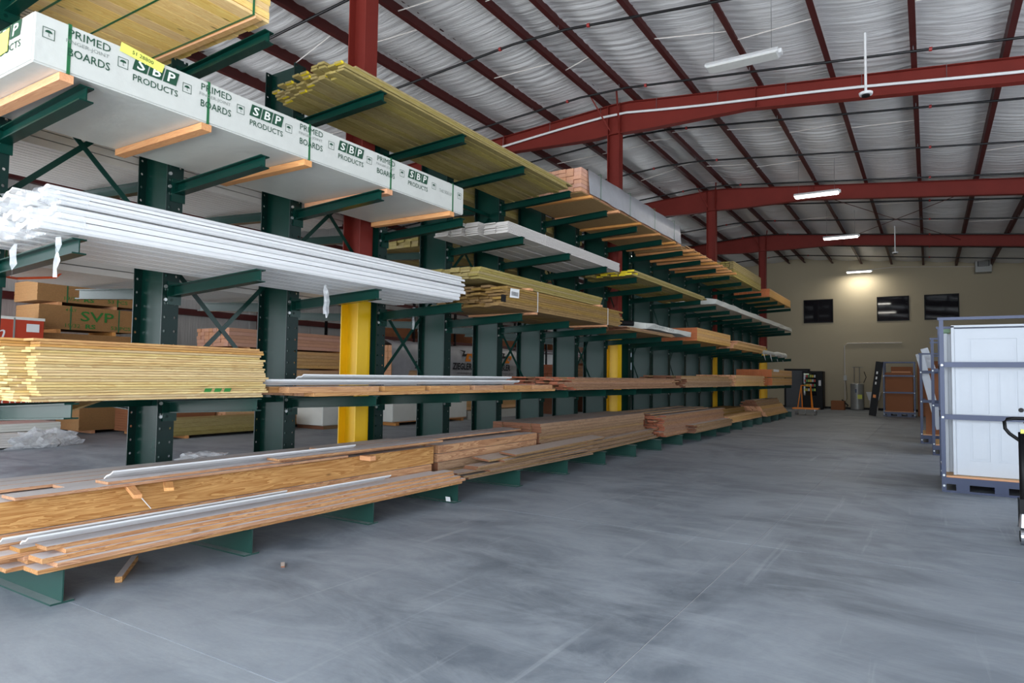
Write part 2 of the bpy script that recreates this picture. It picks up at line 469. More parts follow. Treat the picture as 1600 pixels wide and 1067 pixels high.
MB().box(XL - 0.1, -6.45, YF, YB, 8.9, 8.95).box(-6.45, XR + .1, YF, YB, 8.9, 8.95).build('roof_deck', M['greyprimed'], ce)
L = YB - YF
for x in purl:
    zb = zr(x)
    prof = [(-0.05, 0), (0.055, 0), (0.055, 0.012), (-0.038, 0.012), (-0.038, 0.26), (0.07, 0.26), (0.07, 0.272), (-0.05, 0.272)]
    if 'pm' not in globals(): pm = mesh('purlin', *(lambda s: (s.v, s.f))(MB().prism(prof, -L / 2, L / 2)), M['purlin'])
    put('purlin', pm, (x, (YF + YB) / 2, zb), ce)
RR = random.Random(5)
for a in range(len(purl) - 1):
    for yb in (4.2, 7.0, 9.6, 12.6, 18.2, 21.4, 27.0, 30.2):
        if RR.random() < 0.3: continue
        y = yb + RR.uniform(-.5, .5); x0, x1 = purl[a] + .04, purl[a + 1] - .04
        dy = RR.choice([0, 0, 0.3, -0.25])
        MB().tube([(x0, y, zr(x0) + .04), (x1, y + dy, zr(x1) + .1)], 0.013, 4).build('bridging_rod', M['primed'], ce)

# walls
wl = struct(put('wall_left', None, (XL, (YF + YB) / 2, 0)))
MB().box(XL - 0.12, XL, YF, -1.1, 0, 8.6).box(XL - 0.12, XL, 4.1, YB, 0, 8.6).box(XL - 0.12, XL, -1.1, 4.1, 4.6, 8.6).build('liner', M['liner'], wl)
for zg in (1.9, 3.42, 5.0, 6.6):
    B('girt', XL + .002, XL + 0.2, YF if zg > 4.7 else 4.15, YB, zg, zg + 0.2, M['girt'], wl)
k_ = 0
for y in np.arange(4.3, 30, 0.9):
    B('liner_seam', XL + 0.001, XL + 0.02, y, y + 0.03, 0, 8.3, M['liner'], wl)
wr_ = struct(put('wall_right', None, (XR, 19, 0)))
MB().box(XR, XR + .12, YF, 9.4, 0, 8.6).box(XR, XR + .12, 18.6, YB, 0, 8.6).box(XR, XR + .12, 9.4, 18.6, 5.5, 8.6).build('wall_sheet', M['liner'], wr_)  # opening added to go with the extra right-hand light
wf = struct(put('wall_front', None, (0, YF, 0)))
MB().box(XL, -16.8, YF - .12, YF, 0, 8.8).box(-16.8, -9.6, YF - .12, YF, 5.2, 8.8).box(-9.6, -6.1, YF - .12, YF, 0, 8.8).box(7.0, XR, YF - .12, YF, 0, 8.8).box(-6.1, 7.0, YF - .12, YF, 6.2, 8.8).build('wall_sheet', M['liner'], wf)  # left opening added to go with the extra front-left light
wb = struct(put('wall_back', None, (-5, YB, 0)))
DX0, DX1 = -17.4, -14.1
m = MB()
m.box(XL, DX0, YB, YB + .15, 0, 8.8).box(DX0, DX1, YB, YB + .15, 3.7, 8.8).box(DX1, XR, YB, YB + .15, 0, 8.8)
m.build('wall_sheet', M['beige'], wb)
for x in np.arange(-13.5, 7.2, 1.22):
    B('wall_panel_batten', x, x + 0.012, YB - 0.004, YB, 0.1, 7.9, M['beige'], wb)
bs = struct(B('baseboard_back', -13.9, XR, YB - .03, YB - .004, 0, .12, M['black']))
for i, (x0, x1) in enumerate(((-6.12, -4.56), (-2.37, -0.83), (-0.14, 1.42))):
    w = struct(put('window_%d' % (i + 1), None, ((x0 + x1) / 2, YB, 4.92)))
    B('pane', x0 + .05, x1 - .05, YB - .012, YB - .006, 4.97, 6.19, M['glass'], w)
    f = MB().box(x0, x1, YB - .025, YB - .004, 4.9, 4.97).box(x0, x1, YB - .025, YB - .004, 6.19, 6.25).box(x0, x0 + .05, YB - .025, YB - .004, 4.97, 6.19).box(x1 - .05, x1, YB - .025, YB - .004, 4.97, 6.19)
    f.build('window_frame', M['black'], w)
d1 = struct(put('door_1', None, (-6.45, YB, 0)))
M['doorgrey'] = plain('dark_grey_door_paint', lin(62, 66, 72), 0.45)
B('door_leaf', -7.1, -5.92, YB - .05, YB - .01, 0.01, 2.15, M['doorgrey'], d1)
MB().box(-7.2, -7.1, YB - .08, YB - .004, 0, 2.25).box(-5.92, -5.8, YB - .08, YB - .004, 0, 2.25).box(-7.1, -5.92, YB - .08, YB - .004, 2.15, 2.25).build('door_frame', M['black'], d1)
h = MB().box(-6.1, -6.02, YB - .07, YB - .05, 1.0, 1.45); h.tube([(-6.06, YB - .1, 1.0), (-6.06, YB - .1, 1.4)], .015).build('door_handle', M['steel'], d1)
d2 = struct(put('door_2', None, ((DX0 + DX1) / 2, YB, 0)))
MB().box(DX0 - .1, DX0, YB - .06, YB, 0, 3.8).box(DX1, DX1 + .1, YB - .06, YB, 0, 3.8).box(DX0, DX1, YB - .06, YB, 3.7, 3.8).build('door_frame', M['girt'], d2)
tag(B('wall_sign', -5.62, -5.4, YB - .02, YB - .005, 1.32, 1.62, M['black']), 'small dark square sign on the beige wall beside the grey door', 'sign')

# ------------------------------------------------------------------ steel portal frames
def beam(x0, x1, y, fn_top, fn_bot, mat, n, w=0.2):
    m = MB(); xs = np.linspace(x0, x1, n); tf = 0.014
    for a, b in zip(xs[:-1], xs[1:]):
        ta, tb, ba, bb = fn_top(a), fn_top(b), fn_bot(a), fn_bot(b)
        for (za, zb, zc, zd, hw) in ((ta, tb, ta - tf, tb - tf, w / 2), (ba + tf, bb + tf, ba, bb, w / 2), (ta - tf, tb - tf, ba + tf, bb + tf, 0.006)):
            y0, y1 = y - hw, y + hw; q = len(m.v)
            m.v += [(a, y0, za), (a, y1, za), (b, y0, zb), (b, y1, zb), (a, y0, zc), (a, y1, zc), (b, y0, zd), (b, y1, zd)]
            m.f += [tuple(q + i for i in r) for r in ((0, 2, 3, 1), (4, 5, 7, 6), (0, 4, 6, 2), (1, 3, 7, 5))]; m.i += [0] * 4
    return m


def bot(x):
    dxc = abs(x + 6.6)
    if dxc < 0.6: d = 0.76
    elif dxc < 3.2: d = 0.76 - (dxc - 0.6) / 2.6 * 0.28
    else: d = 0.48
    if x < -16: d = 0.48 + (-16 - x) * 0.12
    if x > 3.5: d = 0.5 + (x - 3.5) * 0.12
    return zr(x) - d


FY = [6.55, 15.35, 24.2, 33.0]
names = ['red steel roof frame nearest the camera, its yellow based post beside the white moulding stack', 'second red steel roof frame with a white pipe along its beam', 'third red steel roof frame with a lit lamp hanging in front of it', 'farthest free standing red steel roof frame near the beige back wall']
for i, y in enumerate(FY):
    t = thing('steel_roof_frame', names[i], 'steel frame', (-6.63, y, 0))
    beam(XL + 0.35, XR - 0.3, y, zr, bot, M['red'], 60).build('rafter', M['red'], t)
    s = MB()
    for xx in (-9.9, -6.78, -6.46, -3.2): s.box(xx - .006, xx + .006, y - .1, y + .1, bot(xx) - .0, zr(xx) - .001)
    s.build('stiffener_plate', M['red'], t)
    zt = bot(-6.6)
    # H section post, flanges facing along X
    x0, x1 = -6.78, -6.46

    def hs(za, zb): return MB().box(x0, x0 + .014, y - .12, y + .12, za, zb).box(x1 - .014, x1, y - .12, y + .12, za, zb).box(x0 + .014, x1 - .014, y - .006, y + .006, za, zb)
    hs(3.05, zt).build('post', M['red'], t); hs(0.02, 3.05).build('yellow_post_base', M['yellow'], t)
    B('base_plate', x0 - .08, x1 + .08, y - .18, y + .18, 0, .02, M['steel'], t)
    for sx in (-1, 1):   # flange braces up to the purlins
        MB().tube([(-6.62 + sx * .12, y - .02, zt + .1), (-6.62 + sx * .35, y - .75, zr(-6.6) + .05)], .022, 4).build('knee_brace', M['red'], t)
    MB().prism([(XL + .2, 0), (XL + .6, 0), (XL + 1.0, bot(XL + 1)), (XL + 1.0, zr(XL + 1)), (XL + .2, zr(XL + .2))], y - .1, y + .1).build('wall_post', M['girt'], t)
# white pipe along second frame
pts = [(x, 15.2, zr(x) - 0.3 - (0.02 * math.sin(x))) for x in np.linspace(-12, 6.5, 30)]
cp = thing('white_conduit_pipe', 'long white pipe clipped along the second red roof beam', 'pipe', (-6, 15.2, 8))
MB().tube(pts, .03, 8).build('pipe_run', M['white'], cp, smooth=True)
for x in np.arange(-9.9, 5, 1.47): MB().tube([(x, 15.2, zr(x) - .28), (x, 15.22, zr(x) - .0)], .006, 4).build('pipe_hanger', M['steel'], cp)
# sprinkler pipes
ordn = ['nearest the camera', 'second', 'third', 'fourth', 'fifth', 'sixth', 'seventh', 'eighth', 'ninth', 'tenth', 'eleventh']
for i in range(11):
    y = 8.15 + 3.02 * i
    lab = 'black sprinkler pipe under the roof, ' + (ordn[i] if i == 0 else ordn[i] + ' away from the camera')
    t = thing('sprinkler_pipe', lab, 'pipe', (-6, y, 8.2), 'sprinkler pipes under the roof')
    MB().tube([(x, y, zr(x) - .11) for x in np.linspace(XL + .5, XR - .5, 24)] if y < 60 else [], .026, 8).build('pipe_run', M['pipe'], t, smooth=True)
    hm = None
    for x in purl[::2]:
        MB().tube([(x, y, zr(x) - .1), (x, y, zr(x) + .02)], .008, 4).build('pipe_hanger', M['steel'], t)
    for x in (-7.4, -5.4, 0.1): MB().tube([(x, y, zr(x) - .11), (x + .05, y, zr(x + .05) - .11)], .04, 8).build('pipe_coupling', M['clip'], t)
# brace rods between frames 3 and 4
for (a, b) in (((-3.1, 24.4), (1.2, 32.8)), ((1.2, 24.4), (-3.1, 32.8))):
    MB().tube([(a[0], a[1], zr(a[0]) - .25), (b[0], b[1], zr(b[0]) - .25)], .012, 5).build('cross_brace_rod', M['girt'], ce)

# ------------------------------------------------------------------ lamps
def lamp(x, y, z, lit, label, group=None, w=1.24):
    t = thing('linear_high_bay_lamp', label, 'lamp', (x, y, z), group)
    hs = MB().prism([(-.13, .0), (-.16, .02), (-.1, .09), (.1, .09), (.16, .02), (.13, 0)], x - w / 2, x + w / 2, axis='x')
    hs.v = [(v[0], v[1] + y, v[2] + z) for v in hs.v]
    hs.build('housing', M['white'], t)
    B('lens', x - w / 2 + .03, x + w / 2 - .03, y - .14, y + .14, z - .02, z - .001, M['tube'] if lit else M['tubeoff'], t)
    B('end_cap', x + w / 2, x + w / 2 + .05, y - .06, y + .06, z + .0, z + .07, M['white'], t)
    for s in (-1, 1): MB().tube([(x + s * w * .4, y, z + .09), (x + s * w * .4, y, zr(x) + .22)], .004, 4).build('hanging_wire', M['steel'], t)
    if lit:
        l = bpy.data.lights.new('lamp_light', 'AREA'); l.shape = 'RECTANGLE'; l.size = w; l.size_y = .24; l.energy = lit; l.color = (1, .94, .82)
        o = bpy.data.objects.new('lamp_light', l); COL.objects.link(o); o.location = (x, y, z - .03)


lamp(-2.72, 11.9, 7.2, 0, 'unlit white strip lamp hanging nearest the camera')
lamp(-2.8, 21.75, 7.2, 45, 'lit strip lamp in front of the third red roof beam')
lamp(-2.85, 28.8, 7.2, 45, 'lit strip lamp in front of the farthest red roof beam')
lamp(-3.17, 41.05, 7.6, 55, 'lit strip lamp glowing against the beige back wall')
lamp(-11.4, 28.8, 7.2, 35, 'lit strip lamp seen through the rack right of the grey wrapped pack')
lamp(-11.7, 21.8, 7.2, 35, 'lit strip lamp glimpsed under the grey wrapped pack')
# pendants
def pendant(x, y, ztop, zbot, label):
    t = thing('pendant_sensor', label, 'sensor', (x, y, zbot))
    MB().tube([(x, y, zbot + .05), (x, y, zr(x) + .1)], .022, 8).build('drop_rod', M['white'], t)
    MB().tube([(x, y, zbot), (x, y, zbot + .04), (x, y, zbot + .07)], .1, 14, taper=[.11, .12, .05]).build('sensor_head', M['white'], t)
    MB().tube([(x, y, zbot - .03), (x, y, zbot)], .07, 12).build('lens', M['black'], t)


pendant(-0.9, 13.6, 7.9, 6.85, 'white round sensor on a rod in front of the second red beam')
pendant(-1.1, 31.6, 7.9, 6.9, 'white round sensor on a rod near the farthest red beam')

# ------------------------------------------------------------------ cantilever rack
YI = [2.28 + 1.5 * i for i in range(20)]
LV = [1.36, 2.51, 3.64, 4.69]
XT, XI, XO = -5.03, -6.37, -6.90
rack = thing('cantilever_rack', 'long dark green two sided cantilever lumber rack along the aisle', 'lumber rack', (-6.635, 2.3, 0))
um = MB()
um.box(XI - .014, XI, -.085, .085, .0, 5.3, 1).box(XO, XO + .014, -.085, .085, .0, 5.3, 1).box(XO + .014, XI - .014, -.006, .006, .0, 5.3, 0)
ume = mesh('upright', [(a + 6.635, b, c) for a, b, c in um.v], um.f, [M['green'], M['flange']], um.i)
bm_ = MB()
for lz in LV:
    zr0 = lz - .07 - .055
    for (xx, s) in ((XI, 1), (XO, -1)):
        for (dy, dz) in ((-.058, .04), (-.058, -.09), (.0, -.09)):
            bm_.tube([(xx, dy, zr0 + dz), (xx + s * .016, dy, zr0 + dz)], .017, 8)
bme = mesh('bolt_set', [(a + 6.635, b, c) for a, b, c in bm_.v], bm_.f, M['bolt'])
# arm mesh: I section rising to the tip
pf = ibeam_profile(.095, .11, .01, .008)
am = MB(); n = 0
La = XT - XI - .016
for (xx, zc) in ((0.016, -.07), (La + .016, 0)):
    for (a, b) in pf: am.v.append((xx, a, b + zc - .055))
mm = len(pf)
for q in range(mm): am.f.append((q, (q + 1) % mm, mm + (q + 1) % mm, mm + q)); am.i.append(0)
am.f += [tuple(reversed(range(mm))), tuple(mm + q for q in range(mm))]; am.i += [0, 0]
am.box(.001, .016, -.07, .07, -.26, -.03)
ame = mesh('arm', am.v, am.f, M['green'])
bb = MB(); pf2 = ibeam_profile(.15, .235, .012, .01)
for xx in (XT - .0, -8.24):
    for (a, b) in pf2: bb.v.append((xx + 6.635, a, b + .1175))
mm = len(pf2)
for q in range(mm): bb.f.append((q, (q + 1) % mm, mm + (q + 1) % mm, mm + q))
bb.f += [tuple(reversed(range(mm))), tuple(mm + q for q in range(mm))]
k = NT('dusty_green_paint'); g_ = k.n('ShaderNodeNewGeometry'); sp = k.n('ShaderNodeSeparateXYZ'); k.l(g_.outputs['Normal'], sp.inputs[0])
nn = k.noise(k.coords((1, 1, 1)), 5, 4, 0.7)
c = k.mix(k.math('MULTIPLY', k.math('GREATER_THAN', sp.outputs[2], .9), k.math('MULTIPLY_ADD', nn, .5, .55)), lin(26, 66, 58), lin(136, 146, 146))
k.l(c, k.b.inputs['Base Color']); k.b.inputs['Roughness'].default_value = 0.4
M['dustgreen'] = k.m
bbe = mesh('base_beam', bb.v, bb.f, M['dustgreen'])
JZ = {(3, 0): -.04, (3, 1): -.10, (3, 2): -.045, (3, 3): -.04, (3, 4): 0}
ume2 = mesh('short_upright', [(a + 6.635, b, min(c, 4.735)) for a, b, c in um.v], um.f, [M['green'], M['flange']], um.i)
for i, y in enumerate(YI):
    u = put('upright', ume if i > 1 else ume2, (-6.635, y, .0), rack)
    put('bolt_set', bme, (-6.635, y, .0), u)['kind'] = 'stuff'
    put('base_beam', bbe, (-6.635, y + .03, .0), rack)
    for l, lz in enumerate(LV):
        dz = JZ.get((l + 1, i), 0)
        put('arm', ame, (XI, y + .03, lz + dz), rack)
        o = put('arm', ame, (XO, y + .03, lz), rack); o.rotation_euler = (0, 0, math.pi)


def flat(a, b, w=.05, t=.006):
    """flat bar in plane x = const from a=(y,z) to b"""
    (ya, za), (yb, zb) = a, b; d = Vector((yb - ya, zb - za)).normalized(); n = Vector((-d.y, d.x)) * w / 2
    return [(ya + n.x, za + n.y), (yb + n.x, zb + n.y), (yb - n.x, zb - n.y), (ya - n.x, za - n.y)]


for i in range(19):
    ya, yb = YI[i] + .01, YI[i + 1] - .01
    for (za, zb, ok) in ((1.28, 2.82, i % 2 == 1), (2.92, 4.4, i % 2 == 0)):
        if not ok: continue
        xo = -6.63
        for (p, q, dx) in (((ya, za), (yb, zb), 0), ((ya, zb), (yb, za), .009)):
            f = flat(p, q); mq = MB().prism(f, xo + dx, xo + dx + .006, axis='x'); mq.build('diagonal_brace', M['green'], rack)
    if i % 2 == 1: B('cross_strut', -6.66, -6.62, ya, yb, 1.24, 1.30, M['green'], rack)
    else:
        B('cross_strut', -6.66, -6.62, ya, yb, 1.24, 1.30, M['green'], rack); B('cross_strut', -6.66, -6.62, ya, yb, 4.42, 4.48, M['green'], rack)

# ------------------------------------------------------------------ lumber
def od(n): return ['first', 'second', 'third', 'fourth', 'fifth', 'sixth', 'seventh', 'eighth', 'ninth', 'tenth', 'eleventh', 'twelfth', 'thirteenth', 'fourteenth', 'fifteenth', 'sixteenth', 'seventeenth', 'eighteenth', 'nineteenth', 'twentieth', 'twenty first', 'twenty second', 'twenty third', 'twenty fourth'][n]


def jit(a): return RN.uniform(-a, a)


def bundle(name, label, cat, x0, x1, y0, y1, z0, z1, nx, nz, mat, part='board', jl=.02, gap=.004, group=None, stag=0.0, ch=0.0, endm=None, t=None, dz=0.0, jx=0.0):
    """banded pack of individual boards, long axis Y"""
    if t is None: t = thing(name, label, cat, ((x0 + x1) / 2, (y0 + y1) / 2, z0), group)
    w = (x1 - x0) / nx; hh = (z1 - z0) / nz
    for a in range(nx):
        for b in range(nz):
            ja, jb = jit(jl), jit(jl * .7)
            L = y1 - y0
            L = round(L - .03, 2)
            me = boxmesh(w - gap, L, hh - gap * .7, mat, ch)
            put(part, me, (x0 + w * (a + .5) + jit(jx), (y0 + y1) / 2 + ja, z0 + hh * (b + .5)), t)
    return t


def strap(parent, x0, x1, y, z0, z1, mat=None, w=.016, name='strap'):
    mat = mat or M['strap']; e = .003
    m = MB().box(x1, x1 + e, y - w / 2, y + w / 2, z0 - e, z1 + e).box(x0 - e, x0, y - w / 2, y + w / 2, z0 - e, z1 + e)
    m.box(x0, x1, y - w / 2, y + w / 2, z1, z1 + e).box(x0, x1, y - w / 2, y + w / 2, z0 - e, z0)
    return m.build(name, mat, parent)


def dunnage(x0, x1, y, z0, z1, parent, w=.085, mat=None, name='bearer'):
    return B(name, x0, x1, y - w / 2, y + w / 2, z0, z1, mat or M['firx'], parent)


def loose(lst, mat, name, label, cat, group, t=.019):
    """lst: (xc, y0, y1, z, width, rotz, tilt about y, pitch)"""
    for (xc, y0, y1, z, w, rz, ty) in lst:
        me = boxmesh(round(w, 3), round(y1 - y0, 1), t, mat, .0015 if t < .05 else .003)
        o = put(name, me, (xc, (y0 + y1) / 2, z + t / 2)); o.rotation_euler = (0, ty, rz); tag(o, label, cat, group)


# --- L4 a: big tongue-and-groove pack, near end out of frame
T = thing('pine_decking_pack', 'huge strapped yellow pine pack on the top arms, nearest the camera', 'lumber pack', (-5.83, 1.4, 4.76))
zb = 4.745
for a in range(11):
    w = 1.64 / 11
    for b in range(7):
        me = boxmesh(w - .003, 4.82, .062 if b else .03, M['tng'] if b == 0 else M['tng'], .004 if b == 0 else 0)
        put('board', me, (-6.65 + w * (a + .5), 1.38 + jit(.01), (zb + .015) if b == 0 else zb + .03 + .064 * (b - .5) + .003), T)
for y in (2.62, 3.62): strap(T, -6.655, -5.005, y, zb, zb + .43, w=.02)
strap(T, -6.655, -5.005, 3.05, zb, zb + .43, w=.018)
B('edge_batten', -6.6, -5.0, 3.64, 3.70, zb - .022, zb - .002, M['pale'], T)
text('00', 'X', (-5.008, 3.05, zb + .3), .3, .12, M['stencil'], T, .01)
for y in (2.3, .8 + .03): pass

# --- L3 a: printed white wrapped pack
SX0, SX1, SY0, SY1, SZ0, SZ1 = -6.35, -5.0, 1.95, 6.78, 3.725, 4.0
zb0 = 3.6
SZ0, SZ1 = 3.63, 3.975
T = thing('wrapped_board_pack', 'long white wrapped pack printed with green lettering, on the third arms', 'lumber pack', ((SX0 + SX1) / 2, (SY0 + SY1) / 2, SZ0))
bm = bmesh.new(); bmesh.ops.create_cube(bm, size=1)
for v in bm.verts: v.co = Vector((v.co.x * (SX1 - SX0), v.co.y * (SY1 - SY0), v.co.z * (SZ1 - SZ0)))
bmesh.ops.bevel(bm, geom=bm.edges[:], offset=.012, segments=3, affect='EDGES')
me = bpy.data.meshes.new('wrap'); bm.to_mesh(me); bm.free(); me.materials.append(M['wrap'])
put('plastic_wrap', me, ((SX0 + SX1) / 2, (SY0 + SY1) / 2, (SZ0 + SZ1) / 2), T)
for y in (2.17, 3.22, 4.28, 5.42, 6.55):
    strap(T, SX0, SX1, y, SZ0, SZ1, w=.022)
    B('bearer', SX0 + .02, SX1 - .005, y - .05, y + .04, SZ0 - .06, SZ0 - .004, M['firx'], T)


def umbrella(y, zc, h, parent, face='X', x=None):
    m = MB(); s = h / 2; t_ = .004
    P = (lambda a, b: (SX1 + .004, y + a, zc + b)) if face == 'X' else (lambda a, b: (x + a, SY0 - .004, zc + b))
    for (a0, a1, b0, b1) in ((-s, s, s - t_, s), (-s, s, -s, -s + t_), (-s, -s + t_, -s, s), (s - t_, s, -s, s)):
        m.quad(P(a0, b0), P(a1, b0), P(a1, b1), P(a0, b1))
    m.poly([P(.6 * s * math.cos(a), .1 * s + .5 * s * math.sin(a)) for a in np.linspace(0, math.pi, 9)])
    m.quad(P(-.03 * s, -.5 * s), P(.05 * s, -.5 * s), P(.05 * s, .2 * s), P(-.03 * s, .2 * s))
    m.quad(P(.05 * s, -.5 * s), P(.25 * s, -.5 * s), P(.25 * s, -.42 * s), P(.05 * s, -.42 * s))
    return m.build('umbrella_mark', M['ink'], parent)


FX = SX1 + .004


def logo(yc, zc, w=.34, x=None):
    face = 'X' if x is None else 'Y'
    for q, ch in enumerate('SBP'):
        c0 = -w / 2 + w / 3 * (q + .5); ww = w / 3 * .92; hh = .105; sh = .012
        P = (lambda a, b: (FX, yc + c0 + a, zc + .055 + b)) if x is None else (lambda a, b: (x + c0 + a, SY0 - .004, zc + .055 + b))
        m = MB().quad(P(-ww / 2 - sh, -hh / 2), P(ww / 2 - sh, -hh / 2), P(ww / 2 + sh, hh / 2), P(-ww / 2 + sh, hh / 2)); m.build('logo_block', M['ink'], T)
        pos = (FX + .002, yc + c0, zc + .055) if x is None else (x + c0, SY0 - .006, zc + .055)
        text(ch, face, pos, ww * .62, hh * .74, M['ziplabel'], T, .02, .15)
    pos = (FX, yc, zc - .055) if x is None else (x, SY0 - .004, zc - .055)
    text('PRODUCTS', face, pos, w, .05, M['ink'], T, .004)


def primed(yc, w=.34):
    zc = (SZ0 + SZ1) / 2 + .03
    text('PRIMED', 'X', (FX, yc, zc + .085), w * .9, .055, M['ink'], T, 0)
    text('FINGER-JOINT', 'X', (FX, yc - .01, zc + .02), w * .92, .034, M['ink2'], T)
    text('BOARDS', 'X', (FX, yc, zc - .05), w * .9, .058, M['ink'], T, .006)


zc0 = (SZ0 + SZ1) / 2 + .03
for y in (2.04, 2.53, 3.03, 3.52, 4.03, 4.55, 5.08, 5.6, 6.17, 6.68): umbrella(y, zc0 + .02, .075, T)
for y in (2.30, 3.29, 4.30, 5.34): primed(y, .31)
for y in (2.78, 3.79, 4.82, 5.88): logo(y, zc0, .35)
logo(0, zc0 + .02, .5, x=-5.42)
text('THIS SIDE UP', 'X', (FX, 6.4, zc0), .25, .04, M['ink2'], T)
MB().quad((FX + .004, 2.50, zc0 + .10), (FX + .004, 2.82, zc0 + .06), (FX + .004, 2.84, zc0 + .13), (FX + .004, 2.51, zc0 + .17)).build('yellow_tag', M['label_y'], T)
text('51 28800', 'X', (FX + .006, 2.67, zc0 + .118), .16, .028, M['blackink'], T, tilt=.12)
MB().quad((-5.52, SY0 - .008, zc0 - .06), (-5.36, SY0 - .008, zc0 - .05), (-5.34, SY0 - .008, zc0 + .11), (-5.50, SY0 - .008, zc0 + .1)).build('yellow_tag', M['label_y'], T)

# --- mouldings nested in bundles (crown profile)
def crown(w, s=1.0, t=.012):
    """nested crown profile: S curve leaning; returns closed profile"""
    top = []; n_ = 8
    for a in range(n_ + 1):
        u = a / n_; x = -w / 2 + w * u; z = .030 * s * math.sin((u - .5) * math.pi) + .012 * math.sin(u * 2 * math.pi)
        top.append((x, z))
    return top + [(x, z - t) for x, z in reversed(top)]


PC = {}


def profmesh(key, prof, L, mat):
    k_ = (key, round(L, 2), mat.name)
    if k_ not in PC:
        m = MB().prism(prof, -L / 2, L / 2); PC[k_] = mesh('moulding', m.v, m.f, mat)
    return PC[k_]


def roll(xc, zc, hw, hh, yc, L, label, parts=4):
    """wrapped bundle of nested curved mouldings"""
    t = thing('moulding_bundle', label, 'moulding', (xc, yc, zc), 'white moulding bundles on the second arms')
    th = 2 * hh / parts; r = (hw + hh) / 2
    for q in range(parts):
        prof = []; n_ = 9; zo = -hh + th * q; e = .012 * (1 if q in (0, parts - 1) else .3)
        for a in range(n_ + 1):
            v_ = a / n_; x = -hw + e + 2 * (hw - e) * v_
            prof.append((x, zo + .011 * math.sin((v_ - .5) * math.pi * 2) + .006))
        if q == 0: prof = [(-hw + .012 + 2 * (hw - .012) * v, zo + .006 + (.012 if (i % 4) in (1, 2) else 0)) for i, v in enumerate((0, .03, .12, .15, .3, .33, .42, .45, .6, .63, .72, .75, .9, .92, .97, 1))]
        prof = prof + [(hw - .001, zo + th * .5)] + [(x, z + th - .006) for x, z in reversed(prof)] + [(-hw + .001, zo + th * .5)]
        put('moulding', profmesh(('r', round(hw, 3), round(hh, 3), q), prof, L, M['white']), (xc, yc + jit(.08), zc), t)
    # crumpled film sleeve over the near end
    m = MB(); seg = 12; rings = 5
    for b in range(rings):
        yy = yc - L / 2 - .05 + b * .07
        for a in range(seg):
            th = 2 * math.pi * a / seg; rr = (1.04 + jit(.05)) * (.8 if b == 0 else 1)
            m.v.append((xc + hw * rr * math.cos(th), yy + jit(.02), zc + hh * rr * math.sin(th)))
    for b in range(rings - 1):
        for a in range(seg): m.f.append((b * seg + a, b * seg + (a + 1) % seg, (b + 1) * seg + (a + 1) % seg, (b + 1) * seg + a)); m.i.append(0)
    m.build('film_sleeve', M['film'], t, smooth=True)
    return t


# --- L2 a: white mouldings
rows = [(2.52 + .10, [-5.11, -5.315, -5.52, -5.725, -5.93, -6.135]), (2.52 + .262, [-5.11, -5.31, -5.51, -5.71, -5.91])]
pos_names = ['lower', 'upper']
for ri, (zc, xs_m) in enumerate(rows):
    for ci, x in enumerate(xs_m):
        col_n = ['at the aisle edge', 'second from the aisle', 'third from the aisle', 'fourth from the aisle', 'fifth from the aisle', 'innermost'][ci]
        roll(x, zc, .096 if ri == 0 else .09, .088 if ri == 0 else .06, 4.46 + jit(.05), 4.7, 'bundle of long white curved mouldings, %s layer, %s' % (pos_names[ri], col_n))
# a top rise of loose crown pieces (near end reads higher on the left)
for q in range(5):
    x = -5.75 - .05 * q
    o = put('crown_moulding', profmesh('c1', crown(.14, 1.0), 4.5, M['white']), (x, 4.45 + jit(.08), 2.885 + .016 * q)); o.rotation_euler = (0, .12, 0)
    tag(o, 'loose white crown moulding nested on top of the moulding bundles', 'moulding', 'loose crown mouldings on the bundles')
T = thing('plastic_streamer', 'torn clear plastic tails hanging from the near end of the white mouldings', 'plastic', (-5.4, 2.2, 2.5))
for (x, y, l) in ((-5.05, 2.2, .28), (-5.62, 2.16, .25)):
    m = MB()
    for b in range(6):
        w = .035 * math.sin((b + 1.2) / 6.5 * math.pi) + .008; zz = 2.5 - l * b / 5
        m.v += [(x - w, y - .02 + jit(.015), zz), (x + w, y - .02 + jit(.015), zz)]
    for b in range(5): m.f.append((2 * b, 2 * b + 1, 2 * b + 3, 2 * b + 2)); m.i.append(0)
    m.build('plastic_tail', M['film'], T)
for (yy, xx) in ((4.75, -5.25), (5.1, -5.6), (6.9, -5.9)):
    m = MB()
    for b in range(6): m.v += [(xx - .02 - jit(.01), yy, 2.5 - .06 * b), (xx + .025, yy + jit(.02), 2.5 - .06 * b)]
    for b in range(5): m.f.append((2 * b, 2 * b + 1, 2 * b + 3, 2 * b + 2)); m.i.append(0)
    m.build('plastic_tail', M['film'], T)

# --- left-hand arms: white moulding packs
def mpack(label, x0, x1, y0, y1, z0, z1, nx, nz, mat):
    t = bundle('trim_board_pack', label, 'trim pack', x0, x1, y0, y1, z0, z1, nx, nz, mat, part='trim_board', jl=.04, gap=.013)
    for y in (y0 + .9, y1 - .9): strap(t, x0, x1, y, z0, z1)
    return t


t = mpack('white trim boards on the far side second arms behind the moulding bundles', -8.2, -6.96, 1.7, 6.5, 2.53, 2.74, 12, 3, M['primed'])
MB().tube([(-6.95, 2.2, 2.53), (-7.2, 2.5, 2.45), (-7.5, 2.9, 2.47), (-7.3, 3.15, 2.5), (-7.1, 3.2, 2.62)], .012, 4).build('orange_band', M['orangestrap'], t)
mpack('thick white trim pack on the far side third arms at left', -8.25, -6.96, 1.5, 6.6, 3.66, 4.12, 14, 6, M['primed'])
mpack('thin grey white board pack on the far side top arms at left', -7.9, -6.96, .6, 3.85, 4.70, 4.93, 6, 7, M['greyprimed'])
mpack('grey white slatted pack on the far side top arms behind the second upright', -8.3, -6.96, 3.95, 8.6, 4.70, 4.9, 14, 4, M['primed'])
